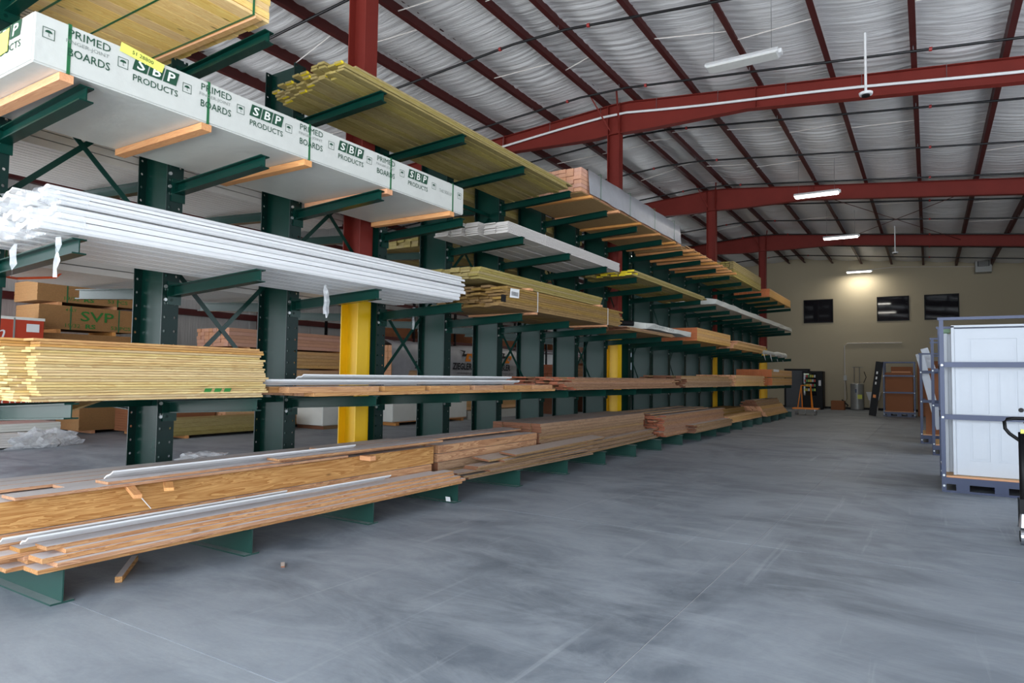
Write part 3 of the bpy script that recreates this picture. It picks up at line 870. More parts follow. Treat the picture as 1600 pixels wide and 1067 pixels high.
# far-side wood packs further along
bundle('treated_lumber_pack', 'greenish treated pack on the far side third arms past the printed wrap', 'lumber pack', -8.3, -6.95, 8.2, 12.8, 3.66, 3.95, 9, 6, M['treated'])
bundle('treated_lumber_pack', 'greenish treated pack on the far side top arms above the white bundles', 'lumber pack', -8.3, -6.95, 9.0, 14.2, 4.71, 5.05, 9, 7, M['treated'])
bundle('lumber_pack', 'orange lumber pack on the far side second arms behind the treated planks', 'lumber pack', -8.2, -7.0, 7.9, 11.6, 2.95, 3.1, 6, 3, M['packedge'])
bundle('picket_pack', 'pale picket pack on the far side first arms behind the near pickets', 'lumber pack', -8.2, -7.0, 1.9, 3.8, 1.38, 1.62, 8, 6, M['pale'])

# --- L1 a: loose yellow pine pickets
lay = 0; z = 1.372
PK = [(.1, 0.0)]
for b in range(22):
    tt = .0195
    sh = max(0, (b - 4)) * .012 if b < 20 else .14
    for a in range(9):
        if b >= 18 and a in (3, 6): continue
        yn = 2.07 + jit(.035) - (.05 if a > 0 else 0) + .006 * b * (a == 0) ; L = 1.8
        xc = -5.075 - .139 * a - (.004 * b if b > 12 else 0) + jit(.003)
        if b > 17: xc += 0.0
        m_ = M['pine'] if b < 19 else M['pinegold']
        me = boxmesh(.136, L, .0172, m_, .0015)
        o = put('fence_picket', me, (xc, yn + L / 2 - .006 * b * .8, z + tt / 2)); o.rotation_euler = (0, 0, jit(.004) + (.012 if b > 17 and a == 0 else 0))
        tag(o, ('yellow pine picket, %s layer up, %s from the aisle, near stack' % (od(b), od(a)) if b < 19 else 'golden pine picket, %s layer up, %s from the aisle, topping the stack' % (od(b), od(a))), 'picket', 'yellow pickets in the near stack' if b < 19 else 'golden pickets on top of the near stack')
    z += tt
gp = put('paint_mark', mesh('paint_mark', [(0, a + s, c) for q in range(3) for (a, s, c) in ((q * .09, 0, 0), (q * .09 + .06, 0, 0), (q * .09 + .075, 0, .03), (q * .09 + .012, 0, .03))], [(4 * q, 4 * q + 1, 4 * q + 2, 4 * q + 3) for q in range(3)], M['stencil']), (-5.003, 3.28, 1.425))
tag(gp, 'green stencil mark sprayed on the side of the yellow picket stack', 'paint mark')
o = put('fence_picket', boxmesh(.136, 1.75, .0165, M['pine'], .0015), (-6.3, 3.0, 1.30)); o.rotation_euler = (.045, .0, .9)
tag(o, 'bent picket sagging crosswise beneath the yellow picket stack', 'picket')

# --- L1 b: silver-white mouldings on orange boards
for q, (x, y0, y1, z0, rz) in enumerate(((-5.12, 3.95, 8.3, 1.507, .0), (-5.235, 3.95, 8.35, 1.507, 0), (-5.35, 4.3, 8.4, 1.507, 0), (-5.465, 4.4, 8.4, 1.507, 0), (-5.58, 4.2, 8.3, 1.507, 0), (-5.18, 4.4, 8.2, 1.56, 0), (-5.4, 4.6, 8.4, 1.56, 0))):
    o = put('crown_moulding', profmesh('c2', crown(.11, .7), round(y1 - y0, 1), M['white']), (x, (y0 + y1) / 2, z0)); o.rotation_euler = (0, 0, rz)
    tag(o, 'white moulding lying on the orange boards of the first arms', 'moulding', 'white mouldings on the first arms')
ends = [5.35, 6.15, 7.05, 7.85, 8.6, 9.3]
for q, ye in enumerate(ends):
    for r in range(3):
        y0 = (4.15, 5.42, 6.22, 7.15, 7.93, 8.68)[q]
        o = put('fir_board', boxmesh(.14, round(ye - y0, 1), .058, M['fir'], .002), (-5.10 - .15 * r - .004 * q, (ye + y0) / 2 - .1 * r, 1.40 + .031)); o.rotation_euler = (0, 0, 0.0)
        tag(o, 'short fir board under the white mouldings, %s along the first arms, %s from the aisle' % (od(q), od(r)), 'board', 'stepped fir boards on the first arms')
for r in range(8):
    y0 = 4.35 + r * .02; o = put('fir_board', boxmesh(.14, 4.9, .036, M['fir'], .002), (-5.1 - .15 * r, 6.9, 1.365 + .018))
    tag(o, 'long fir board flat on the first arms, %s from the aisle' % od(r), 'board', 'long fir boards flat on the first arms')

# --- L1 c.. : stacks along the first arms
t = bundle('cedar_board_pack', 'reddish cedar board stack starting at the sixth upright of the first arms', 'lumber pack', -6.2, -5.0, 9.7, 15.3, 1.37, 1.585, 8, 8, M['cedar'], jl=.35, jx=.004)
t = bundle('cedar_board_pack', 'brown cedar board stack on the first arms after the reddish stack', 'lumber pack', -6.1, -5.02, 15.9, 20.4, 1.37, 1.66, 8, 7, M['brown'], jl=.3)
bundle('pale_board_pack', 'pale short board stack on the first arms before the orange packs', 'lumber pack', -6.2, -5.02, 20.9, 25.2, 1.37, 1.72, 9, 8, M['pale'], jl=.15)
t = bundle('orange_lumber_pack', 'lower orange edged lumber pack at the far end of the first arms', 'lumber pack', -6.3, -5.0, 26.5, 30.8, 1.38, 1.66, 8, 5, M['packedge'], jl=.01)
t = bundle('orange_lumber_pack', 'upper orange edged lumber pack at the far end of the first arms', 'lumber pack', -6.3, -5.0, 26.4, 30.8, 1.69, 1.98, 8, 5, M['packedge'], jl=.01)
MB().quad((-4.99, 26.7, 1.9), (-4.99, 27.8, 1.9), (-4.99, 27.8, 1.99), (-4.99, 26.7, 1.99)).build('white_tag', M['paper'], t)

# --- L2 b: two treated bundles
t = bundle('treated_plank_pack', 'lower banded pack of brownish treated planks on the second arms', 'lumber pack', -6.3, -5.0, 7.75, 11.95, 2.56, 2.86, 8, 9, M['treated2'], jl=.14, jx=.006)
for y in (8.7, 11.3): strap(t, -6.3, -4.995, y, 2.56, 2.86, M['primed'], .02); dunnage(-6.25, -5.02, y, 2.525, 2.556, t)
MB().quad((-4.992, 7.9, 2.7), (-4.992, 8.15, 2.71), (-4.992, 8.16, 2.84), (-4.992, 7.92, 2.83)).build('white_tag', M['paper'], t)
mt = MB()
for q in range(9): mt.quad((-4.99, 7.95 + q * .02, 2.73), (-4.99, 7.96 + q * .02, 2.73), (-4.99, 7.96 + q * .02, 2.79), (-4.99, 7.95 + q * .02, 2.79))
mt.build('barcode', M['blackink'], t)
B('dark_end_tag', -5.02, -4.99, 7.72, 7.8, 2.62, 2.72, M['black'], t)
for (yy) in (8.5, 11.0): dunnage(-6.2, -4.99, yy, 2.862, 2.897, t, .1, mat=M['firx'])
bundle('treated_plank_pack', 'upper banded pack of greenish treated planks on the second arms', 'lumber pack', -6.35, -5.12, 7.3, 11.3, 2.9, 3.07, 8, 5, M['treated'], jl=.05)
bundle('plank_pack', 'thin brown plank layer on the second arms before the printed white wrap', 'lumber pack', -6.2, -5.0, 12.3, 15.1, 2.53, 2.60, 8, 3, M['brown'], jl=.1)
B_ = thing('wrapped_board_pack', 'small white paper wrapped pack with faint print on the second arms', 'lumber pack', (-5.5, 14.8, 2.63))
m = MB(); 
for b in range(8):
    yy = 13.2 + b * .45
    for (xx, zz) in ((-6.1, 2.63), (-4.98, 2.63), (-4.98, 2.74), (-5.4, 2.80), (-6.1, 2.78)): m.v.append((xx + jit(.03), yy, zz + jit(.015)))
for b in range(7):
    for a in range(5): m.f.append((b * 5 + a, b * 5 + (a + 1) % 5, b * 5 + 5 + (a + 1) % 5, b * 5 + 5 + a)); m.i.append(0)
m.f += [(4, 3, 2, 1, 0), (35, 36, 37, 38, 39)]; m.i += [0, 0]
m.build('paper_wrap', M['wrap'], B_)
text('LUMBER CO', 'X', (-4.945, 14.3, 2.69), 1.2, .045, M['ink2'], B_)
t = thing('rolled_tarp', 'black rolled tarp lying on the second arms beside the white wrap', 'tarp', (-5.4, 12.6, 2.65))
MB().tube([(-5.6, 12.3, 2.70), (-5.05, 12.7, 2.69)], .055, 10).build('roll', M['black'], t)
t = bundle('orange_lumber_pack', 'bright orange ended lumber pack in the middle of the second arms', 'lumber pack', -6.35, -5.0, 16.9, 20.3, 2.56, 2.9, 8, 5, M['packedge'], jl=.01)
bundle('loose_board_stack', 'untidy pale and orange board stack on the second arms past the orange pack', 'board stack', -6.3, -5.0, 20.85, 25.1, 2.53, 2.78, 7, 6, M['pale'], jl=.3, jx=.05)
T = thing('plastic_wrapped_roll', 'long crumpled white plastic roll at the far end of the second arms', 'plastic roll', (-5.3, 28, 2.53))
m = MB().tube([(-5.25 + jit(.05), 25.4 + .55 * q, 2.63 + jit(.02)) for q in range(10)], .1, 10, taper=[.09 + jit(.03) for _ in range(10)]); m.build('roll', M['wrap'], T)
for q in range(4): MB().tube([(-5.2, 26 + q * 1.2, 2.56), (-5.15, 26.1 + q * 1.2, 2.3)], .02, 4, taper=[.03, .004]).build('plastic_tail', M['film'], T)

# --- L3 b: white bundles
names3 = [(-6.3, -6.05), (-6.03, -5.83), (-5.81, -5.58), (-5.52, -5.1)]
for q, (x0, x1) in enumerate(names3):
    lab = 'bundle of ridged white boards on the third arms, ' + ['leftmost of four', 'second from left of four', 'third from left of four', 'wide one at the aisle edge'][q]
    t = bundle('white_trim_bundle', lab, 'trim bundle', x0, x1, 7.8 + q * .06, 12.1, 3.655, 3.655 + (.2 if q < 3 else .17), 1 if q < 3 else 2, 8, M['primed'], part='trim_board', jl=.02, gap=.008, group='white bundles on the third arms')
    strap(t, x0, x1, 9.1, 3.655, 3.655 + (.2 if q < 3 else .17), M['primed'])
# --- L3 c yellow-ended
for b in range(3):
    for a in range(7):
        x = -5.1 - .17 * a; y0 = 12.7 + jit(.25)
        o = put('treated_board', boxmesh(.15, 5.0, .035, M['treated'], .0), (x, y0 + 2.5, 3.675 + .04 * b)); tag(o, 'greenish yellow ended board on the third arms, %s layer, %s from the aisle' % (od(b), od(a)), 'board', 'yellow ended boards on the third arms')
        if a < 5: B('end_paint', x - .07, x + .07, y0 - .01, y0 + .03, 3.66 + .04 * b, 3.70 + .04 * b, M['yellowend'], o)
T = thing('wrapped_trim_pack', 'long white wrapped trim pack at the far end of the third arms', 'trim pack', (-5.5, 24.8, 3.66))
m = MB()
for b in range(25):
    yy = 18.6 + b * .505
    for (xx, zz) in ((-6.2, 3.66), (-4.99, 3.66), (-4.98, 3.80), (-5.2, 3.83), (-6.1, 3.82)): m.v.append((xx + jit(.02), yy, zz + abs(jit(.02))))
for b in range(24):
    for a in range(5): m.f.append((b * 5 + a, b * 5 + (a + 1) % 5, b * 5 + 5 + (a + 1) % 5, b * 5 + 5 + a)); m.i.append(0)
m.f += [(4, 3, 2, 1, 0), (120, 121, 122, 123, 124)]; m.i += [0, 0]
m.build('plastic_wrap', M['wrap'], T)

# --- L4 b: treated boards with yellow painted ends
ck = 0
for b in range(4):
    for a in range(12):
        x = -5.08 - .1105 * a
        y0 = 4.75 + jit(.05) + (.30 if a == 0 and b == 3 else 0) - .05 * b + .02 * a
        L = 5.0 if a else 5.0
        z = 4.715 + b * .028
        if b == 3 and a % 3 == 1: continue
        o = put('treated_board', boxmesh(.096, L, .024, M['treated'], .0015), (x, y0 + L / 2, z)); o.rotation_euler = (0, jit(.05), jit(.006))
        tag(o, 'loose treated board on the top arms, %s layer up, %s from the aisle' % (od(b), od(a)), 'board', 'loose treated boards on the top arms')
        if not (a == 0 and b == 3) and RN.random() < .4:
            e = put('end_paint', boxmesh(.103, .03, .026, M['yellowend']), (0, -L / 2 + .02, 0), o, local=True)
# --- L4 c: grey wrapped pink-ended pack
z0, z1 = 4.80, 5.22
t = bundle('wrapped_timber_pack', 'pink ended timber pack draped in a grey sheet on the top arms', 'lumber pack', -6.355, -5.03, 10.2, 15.55, z0, z1, 9, 6, M['pinkend'], part='timber', jl=.015, gap=.008)
m = MB()
for b in range(22):
    yy = 10.45 + b * .243 + jit(.02)
    for (xx, zz) in ((-6.36, z0 + .05), (-6.36, z1 + .02), (-5.9, z1 + .03), (-5.02, z1 + .015), (-5.0, (z0 + z1) / 2), (-4.99, z0 + .0)): m.v.append((xx + abs(jit(.02)), yy, zz + abs(jit(.014))))
for b in range(21):
    for a in range(5): m.f.append((b * 6 + a, b * 6 + a + 1, b * 6 + 7 + a, b * 6 + 6 + a)); m.i.append(0)
m.build('grey_sheet', M['greywrap'], t, smooth=True)
B('strand_board', -6.355, -5.04, 10.25, 15.5, z0 - .014, z0 - .002, M['strand'], t)
for y in (10.55, 11.75, 12.9, 14.05, 15.1, 15.5): dunnage(-6.35, -4.98, y, z0 - .06, z0 - .016, t, .09)
for y in (10.9, 12.3, 13.7, 15.0): strap(t, -6.362, -4.97, y, z0 - .01, z1 + .03, w=.014)
# --- L4 d: pallets of orange wood
t = thing('strapped_panel_stack', 'orange wood bearers and panels on the top arms past the grey draped pack', 'panel stack', (-5.7, 18.2, 4.7))
B('panel', -6.355, -5.12, 16.0, 20.6, 4.78, 4.80, M['strand'], t); B('panel', -6.355, -5.12, 16.0, 20.6, 4.803, 4.83, M['strand'], t)
for q in range(9): B('bearer', -6.355, -4.85 + jit(.02), 16.1 + q * .52, 16.2 + q * .52, 4.72, 4.775, M['firx'], t)
for x in (-5.03, -5.3, -5.12): B('edge_strip', x, x + .03, 16.0, 20.6, 4.833, 4.85, M['pale'], t)
bundle('slatted_lumber_pack', 'spaced yellow lumber pack on the top arms before the last pack', 'lumber pack', -6.355, -5.05, 20.9, 24.9, 4.76, 5.24, 10, 8, M['treated'], jl=.02, gap=.014)
bundle('orange_lumber_pack', 'last orange ended lumber pack at the far end of the top arms', 'lumber pack', -6.3, -5.0, 26.1, 30.6, 4.70, 5.0, 8, 6, M['packedge'], jl=.01)

# --- Base level
# back pile: wide fir beams
gB = 'wide fir planks on the base beams'
zz = .245
for b in range(2):
    for a in range(4):
        tt = .22
        w = .24; x = -5.47 - .25 * a - .01 * b
        if b == 3 and a < 0: continue
        o = put('fir_plank', boxmesh(w, 4.75, .216, M['fira'], .004), (x, 4.32 + .02 * b + jit(.02), zz + b * .22 + .109)); tag(o, 'thick orange fir plank on the nearest base beams, %s layer, %s from the aisle' % (od(b), od(a)), 'plank', gB)
# front pile, thin boards stepping down toward the aisle
zt = .245
for b, (x, w, tt, yn, yf) in enumerate([(-5.06, .20, .03, 2.12, 6.80), (-5.03, .19, .03, 2.22, 6.85), (-5.07, .19, .034, 2.15, 6.78), (-5.09, .17, .03, 2.3, 6.7), (-5.12, .16, .028, 2.2, 6.72)]):
    o = put('fir_board', boxmesh(w, round(yf - yn, 2), tt, M['fir'], .002), (x, (yn + yf) / 2, zt + tt / 2)); zt += tt + .001
    tag(o, 'thin orange fir board in the low front row, %s from the bottom' % od(b), 'board', 'fir boards in the low front row'); o.rotation_euler = (0, 0, jit(.004))
for b in range(5):
    o = put('fir_board', boxmesh(.15, 4.5, .028, M['fir'], .002), (-5.25 - .01 * (b % 2), 4.3 + jit(.15), .245 + .029 * b + .014)); tag(o, 'thin orange fir board in the second row of the base pile, %s from the bottom' % od(b), 'board', 'fir boards in the second row')
# white mouldings on the front pile
for (x, y0, y1, z, nm) in ((-5.10, 2.08, 5.6, .458, 'white crown moulding lying on the front row of fir boards'), (-5.24, 2.0, 4.3, .452, 'short white moulding lying behind the long one on the front row'),):
    o = put('crown_moulding', profmesh('c3', crown(.11, .9), round(y1 - y0, 1), M['white']), (x, (y0 + y1) / 2, z)); tag(o, nm, 'moulding')
# top: dusty boards overhanging, with crown
TB = [(-5.40, 2.1, 5.2, .692, .2, .006), (-5.58, 2.5, 6.6, .692, .2, 0), (-5.80, 2.0, 6.7, .692, .2, -.004), (-6.02, 2.2, 6.9, .692, .2, 0), (-6.22, 1.9, 6.9, .692, .18, .0), (-5.44, 2.75, 6.2, .716, .18, .012), (-5.36, 4.3, 6.75, .742, .18, -.015), (-5.72, 5.0, 9.3, .716, .2, 0), (-5.94, 5.3, 9.4, .716, .2, 0)]
for (x, y0, y1, z, w, rz) in TB:
    o = put('dusty_board', boxmesh(w, round(y1 - y0, 1), .022, M['fir'], .002), (x, (y0 + y1) / 2, z + .011)); o.rotation_euler = (0, 0, rz)
    tag(o, 'dusty fir board on top of the nearest base pile, %s of nine' % od(TB.index((x, y0, y1, z, w, rz))), 'board', 'dusty boards on top of the base pile')
o = put('crown_moulding', profmesh('c4', crown(.13, 1.1), 2.6, M['white']), (-5.47, 4.1, .775)); o.rotation_euler = (0, 0, .0); tag(o, 'white crown moulding resting on top of the dusty boards', 'moulding')
o = put('wood_block', boxmesh(.34, .06, .03, M['firx'], .002), (-5.22, 2.86, .665)); o.rotation_euler = (0, .12, -.3); tag(o, 'small orange stick poking out under the dusty boards', 'stick')
o = put('wood_block', boxmesh(.24, .07, .025, M['firx'], .002), (-5.18, 3.12, .67)); o.rotation_euler = (0, .06, -.5); tag(o, 'flat orange offcut beside the poking stick', 'stick')
o = put('wood_block', boxmesh(.16, .09, .05, M['firx'], .002), (-5.27, 5.45, .665)); tag(o, 'pinkish offcut block under the second dusty board', 'block')
MB().tube([(-5.355, 2.88, .69), (-5.345, 2.98, .6), (-5.345, 3.08, .48)], .004, 4).build('string', M['paper']); tag(bpy.data.objects['string'], 'thin white string hanging over the fir planks', 'string')
# second base pile
gq = 'boards in the second base pile'
for b in range(4):
    for a in range(4):
        o = put('brown_board', boxmesh(.24, 2.55, .105, M['fira'] if b > 1 else M['brown'], .004), (-5.50 - .245 * a, 8.1 + jit(.05), .245 + b * .11 + .055)); tag(o, 'thick plank of the second base pile, %s layer, %s from the aisle' % (od(b), od(a)), 'plank', 'thick planks of the second base pile')
for b in range(6):
    o = put('brown_board', boxmesh(.22, 3.6, .024, M['brown'], .002), (-5.14 - .015 * (b % 3), 9.0 + jit(.35), .245 + .026 * b + .013)); o.rotation_euler = (0, 0, jit(.03)); tag(o, 'thin brown fanned board at the front of the second base pile, %s from the bottom' % od(b), 'board', 'fanned boards of the second base pile')
for q, (x, y, z, rz, rx) in enumerate(((-5.16, 9.5, .425, .03, .0), (-5.19, 9.2, .458, .012, 0), (-5.14, 9.7, .492, .05, 0))):
    o = put('brown_board', boxmesh(.27, 3.4, .026, M['brown'], .002), (x, y, z)); o.rotation_euler = (rx, 0.10, rz); tag(o, 'wide brown board crooked over the second base pile, %s from the bottom' % od(q), 'board', 'crooked wide boards of the second base pile')
for q in range(8):
    o = put('brown_board', boxmesh(.16, 4.0, .022, M['brown'], .002), (-5.2 - .02 * (q % 3), 12.4 + jit(.2), .26 + .024 * q + .01)); o.rotation_euler = (0, 0, .05 + jit(.02)); tag(o, 'brown board of the low spread before the third base pile, %s from the bottom' % od(q), 'board', 'spread boards between base piles')
t = bundle('brown_timber_pack', 'tall brown timber pack in the second base pile, behind the crooked boards', 'lumber pack', -6.3, -5.38, 9.5, 14.2, .245, .82, 5, 11, M['brown'], jl=.05)
# third pile
t = bundle('cedar_stack', 'big reddish board stack on the base beams, third pile from the camera', 'board stack', -6.25, -5.1, 14.6, 19.85, .25, .74, 8, 14, M['cedar'], jl=.22, jx=.008)
for b in range(7):
    o = put('cedar_board', boxmesh(.2, 3.6, .026, M['brown'], .0), (-5.0, 18.2 + jit(.15), .26 + .03 * b)); o.rotation_euler = (0, 0, jit(.01)); tag(o, 'brown board on the aisle side of the third base pile, %s from the bottom' % od(b), 'board', 'aisle side boards of the third base pile')
for b in range(4):
    o = put('cedar_board', boxmesh(.2, 4.6, .026, M['brown'], .0), (-5.4 - .24 * b, 16.8 + jit(.2), .775 + .012 * (b % 2))); o.rotation_euler = (0, 0, jit(.03)); tag(o, 'grey brown board on top of the third base pile, %s from the aisle' % od(b), 'board', 'top boards of the third base pile')
bundle('pale_board_stack', 'low pale board stack on the base beams, fourth pile', 'board stack', -6.2, -5.12, 20.4, 25.1, .25, .46, 7, 6, M['pale'], jl=.3, jx=.02)
bundle('pale_board_stack', 'upper yellowish layer at the back of the fourth base pile', 'board stack', -6.25, -5.5, 20.6, 24.2, .47, .64, 4, 4, M['treated2'], jl=.2)
for b in range(11):
    nb = 7 - b // 2
    for a in range(nb):
        y1 = 29.9 - b * .12 + jit(.1)
        o = put('pale_board', boxmesh(.16, 4.2, .05, M['pale'] if b < 7 else M['brown'], 0), (-5.1 - .02 * b - .17 * a, y1 - 2.1, .27 + b * .056)); tag(o, 'board of the far stepped base stack, %s layer, %s from the aisle' % (od(b), od(a)), 'board', 'stepped stack at the far end')

# scraps on the floor
o = put('wood_scrap', boxmesh(.05, .62, .045, M['fir'], .003), (-5.42, 2.95, .023)); o.rotation_euler = (0, 0, .9); tag(o, 'broken wood strip on the floor under the nearest base pile', 'wood scrap')
o = put('wood_scrap', boxmesh(.03, .12, .012, M['brown']), (-4.55, 3.75, .006)); o.rotation_euler = (0, 0, .9); tag(o, 'tiny brown chip on the floor in front of the base pile', 'wood scrap')
o = put('paper_scrap', boxmesh(.07, .004, .06, M['paper']), (-5.1, 6.70, .05)); o.rotation_euler = (.3, 0, 0); tag(o, 'small white paper stuck beside a base beam', 'paper')


def crumple(loc, s, label, cat='plastic', mat='film', seed=1, name='crumpled_film', h=.4):
    r = random.Random(seed); bm = bmesh.new(); bmesh.ops.create_icosphere(bm, subdivisions=3, radius=1)
    for v in bm.verts:
        q = r.uniform(.65, 1.15); v.co = Vector((v.co.x * s[0] * q, v.co.y * s[1] * q, max(0, v.co.z + .3) * s[2] * q))
    me = bpy.data.meshes.new(name); bm.to_mesh(me); bm.free(); me.materials.append(M[mat])
    o = put(name, me, loc); tag(o, label, cat); return o


crumple((-11.0, 7.3, 0), (.5, .45, .12), 'crumpled clear plastic film on the floor beyond the second upright', seed=3)
crumple((-9.9, 12.9, 0), (.45, .35, .1), 'white crumpled plastic on the floor beyond the yellow post', mat='wrap', seed=4)
crumple((-8.9, 14.9, 0), (.5, .5, .14), 'pile of dirty film on the floor beyond the fourth upright', mat='wrap', seed=5)
crumple((-10.5, 17.5, 0), (.7, .9, .1), 'flat heap of pale plastic on the far aisle floor', mat='wrap', seed=6)
crumple((-9.2, 20.0, 0), (.35, .4, .16), 'small white plastic heap near the sixth upright', mat='wrap', seed=7)

# ------------------------------------------------------------------ goods in the far aisle
def sheets(name, label, x0, x1, y0, y1, z0, z1, n, mat, part='sheet'):
    t = thing(name, label, 'panel pack', ((x0 + x1) / 2, (y0 + y1) / 2, z0)); h_ = (z1 - z0) / n
    for q in range(n):
        me = boxmesh(x1 - x0, y1 - y0, h_ - .003, mat); put(part, me, ((x0 + x1) / 2 + jit(.004), (y0 + y1) / 2 + jit(.004), z0 + h_ * (q + .5)), t)
    return t


t = sheets('plywood_pack', 'plywood pack on the floor of the far aisle under the other plywood packs', -19.1, -17.9, 8.4, 10.85, .08, 1.5, 40, M['osb'])
for y in (8.7, 9.6, 10.5): B('bearer', -19.1, -17.9, y, y + .09, 0, .078, M['firx'], t)
t = sheets('plywood_pack', 'middle plywood pack hidden behind the yellow pickets', -19.1, -17.9, 7.5, 9.95, 1.6, 2.48, 26, M['osb'])
for y in (7.8, 9.3): B('bearer', -19.1, -17.9, y, y + .09, 1.502, 1.598, M['firx'], t)
t = sheets('plywood_pack', 'plywood pack with large stencilled letters, second from the top', -19.1, -17.9, 7.4, 9.7, 2.58, 3.16, 17, M['osb'])
for y in (7.8, 9.1): B('bearer', -19.1, -17.9, y, y + .09, 2.482, 2.578, M['firx'], t)
for y in (8.1, 9.25): strap(t, -19.1, -17.897, y, 2.58, 3.16, w=.03)
xx = -17.888
text('SVP', 'X', (xx, 8.72, 2.93), .8, .25, M['stencil'], t, .01); text('4 PLY', 'X', (xx, 8.1, 3.06), .25, .07, M['stencil'], t, .01)
text('19/32', 'X', (xx, 8.15, 2.68), .34, .09, M['stencil'], t); text('RS', 'X', (xx, 8.56, 2.68), .24, .11, M['stencil'], t, .03); text('53 PCS', 'X', (xx, 9.3, 2.68), .5, .09, M['stencil'], t, .01)
t = sheets('plywood_pack', 'topmost plywood pack with stencilled numbers against the left wall', -19.1, -17.9, 7.35, 9.65, 3.24, 3.72, 15, M['osb'])
for y in (7.8, 9.1): B('bearer', -19.1, -17.9, y, y + .09, 3.162, 3.238, M['firx'], t)
for y in (8.0, 9.2): strap(t, -19.1, -17.897, y, 3.24, 3.72, w=.03)
text('19/32', 'X', (xx, 8.1, 3.34), .34, .09, M['stencil'], t); text('RS', 'X', (xx, 8.5, 3.34), .24, .11, M['stencil'], t, .03); text('53 PCS', 'X', (xx, 9.2, 3.36), .5, .09, M['stencil'], t, .01)
# red cartons
t = thing('red_carton_stack', 'large red orange carton printed with white letters at the far left', 'carton', (-17.6, 5.6, .5))
B('carton', -18.2, -17.0, 4.2, 7.15, 1.6, 2.72, M['redbox'], t, .01); B('carton', -18.2, -17.0, 4.2, 7.5, .48, 1.58, M['redbox'], t, .01)
B('lid', -18.21, -16.99, 4.19, 7.16, 2.68, 2.74, M['ziplabel'], t)
text('em', 'X', (-16.985, 6.2, 2.36), .4, .17, M['paper'], t, .01, .25); text('BUILDING ENCLOSURES', 'X', (-16.985, 6.25, .88), 2.2, .13, M['paper'], t, .012)
B('label', -16.99, -16.983, 6.8, 7.05, 2.42, 2.6, M['paper'], t); MB().box(-17.0, -16.985, 6.55, 6.58, 1.6, 2.72).build('strap', M['ink2'], t)
t = sheets('white_trim_pack', 'white trim boards in plastic on the floor at the far left', -16.6, -15.5, 3.9, 7.0, .03, .3, 6, M['primed'], 'trim_board')
t = sheets('white_trim_pack', 'grey wrapped trim pack under the red cartons', -17.9, -15.9, 3.8, 7.1, .31, .47, 3, M['wrap'], 'trim_board')
crumple((-15.45, 6.6, 0), (.25, .7, .3), 'torn clear plastic around the white trim pack at the far left', seed=9)
# lumber beyond
t = bundle('treated_lumber_pack', 'greenish treated pack low on the floor beyond the second upright', 'lumber pack', -15.75, -15.0, 8.9, 12.6, .07, .46, 6, 4, M['treated'])
for y in (9.4, 12.0): B('bearer', -15.75, -15.0, y, y + .09, 0, .068, M['firx'], t)
t = sheets('brown_panel_pack', 'brown panel pack with dark print behind the low treated pack', -17.3, -16.1, 8.95, 10.9, .1, .95, 14, M['card'])
B('bearer', -17.3, -16.1, 10, 10.1, 0, .098, M['firx'], t); B('bearer', -17.3, -16.1, 9.2, 9.3, 0, .098, M['firx'], t)
text('KILN DRIED', 'X', (-16.085, 10.2, .78), .8, .08, M['blackink'], t)
for q in range(5):
    t = bundle('spruce_lumber_pack', ['bottom', 'second', 'third', 'fourth', 'top'][q] + ' spruce timber pack of the tall pile behind the yellow post', 'lumber pack', -17.2, -15.8, 11.0, 15.9, .08 + q * .55, .08 + q * .55 + .5, 8, 5, M['pinkend'] if q == 4 else M['pale'], gap=.008)
    for y in (11.6, 15.0): B('bearer', -17.2, -15.8, y, y + .09, .08 + q * .55 - (.08 if q == 0 else .05), .08 + q * .55 - .002, M['firx'], t)
# tank-like white wrapped box packs with blue logos
t = thing('wrapped_panel_pack', 'white wrapped box pack with a yellow tag low behind the yellow post', 'panel pack', (-15.1, 13.7, 0))
B('wrap', -15.7, -14.6, 13.25, 14.9, .1, 1.15, M['ziplabel'], t, .02); B('pallet', -15.7, -14.6, 13.3, 14.85, 0, .095, M['brown'], t)
for q in range(3): text('C~', 'X', (-14.59, 13.6 + q * .45, .75), .16, .07, M['blackink'], t)
text('732', 'X', (-14.59, 14.1, .95), .35, .14, M['blackink'], t); MB().quad((-14.588, 13.3, .95), (-14.588, 13.5, .95), (-14.588, 13.5, 1.1), (-14.588, 13.3, 1.1)).build('yellow_tag', M['label_y'], t)
t = thing('wrapped_panel_pack', 'cream wrapped panel pack with a row of small marks beyond the third upright', 'panel pack', (-14.6, 17.4, 0))
B('wrap', -15.2, -14.0, 15.5, 19.4, .12, 1.28, M['ziplabel'], t, .02)
for y in (15.7, 17.4, 19.1): B('pallet_block', -15.2, -14.02, y, y + .14, 0, .118, M['firx'], t)
B('pallet_board', -15.2, -14.0, 15.55, 19.35, .095, .118, M['firx'], t)
for q in range(8): text('G~', 'X', (-13.99, 15.8 + q * .47, .82), .2, .09, M['blackink'], t)
for y in (16.8, 18.1): strap(t, -15.2, -13.995, y, .12, 1.28, M['black'])


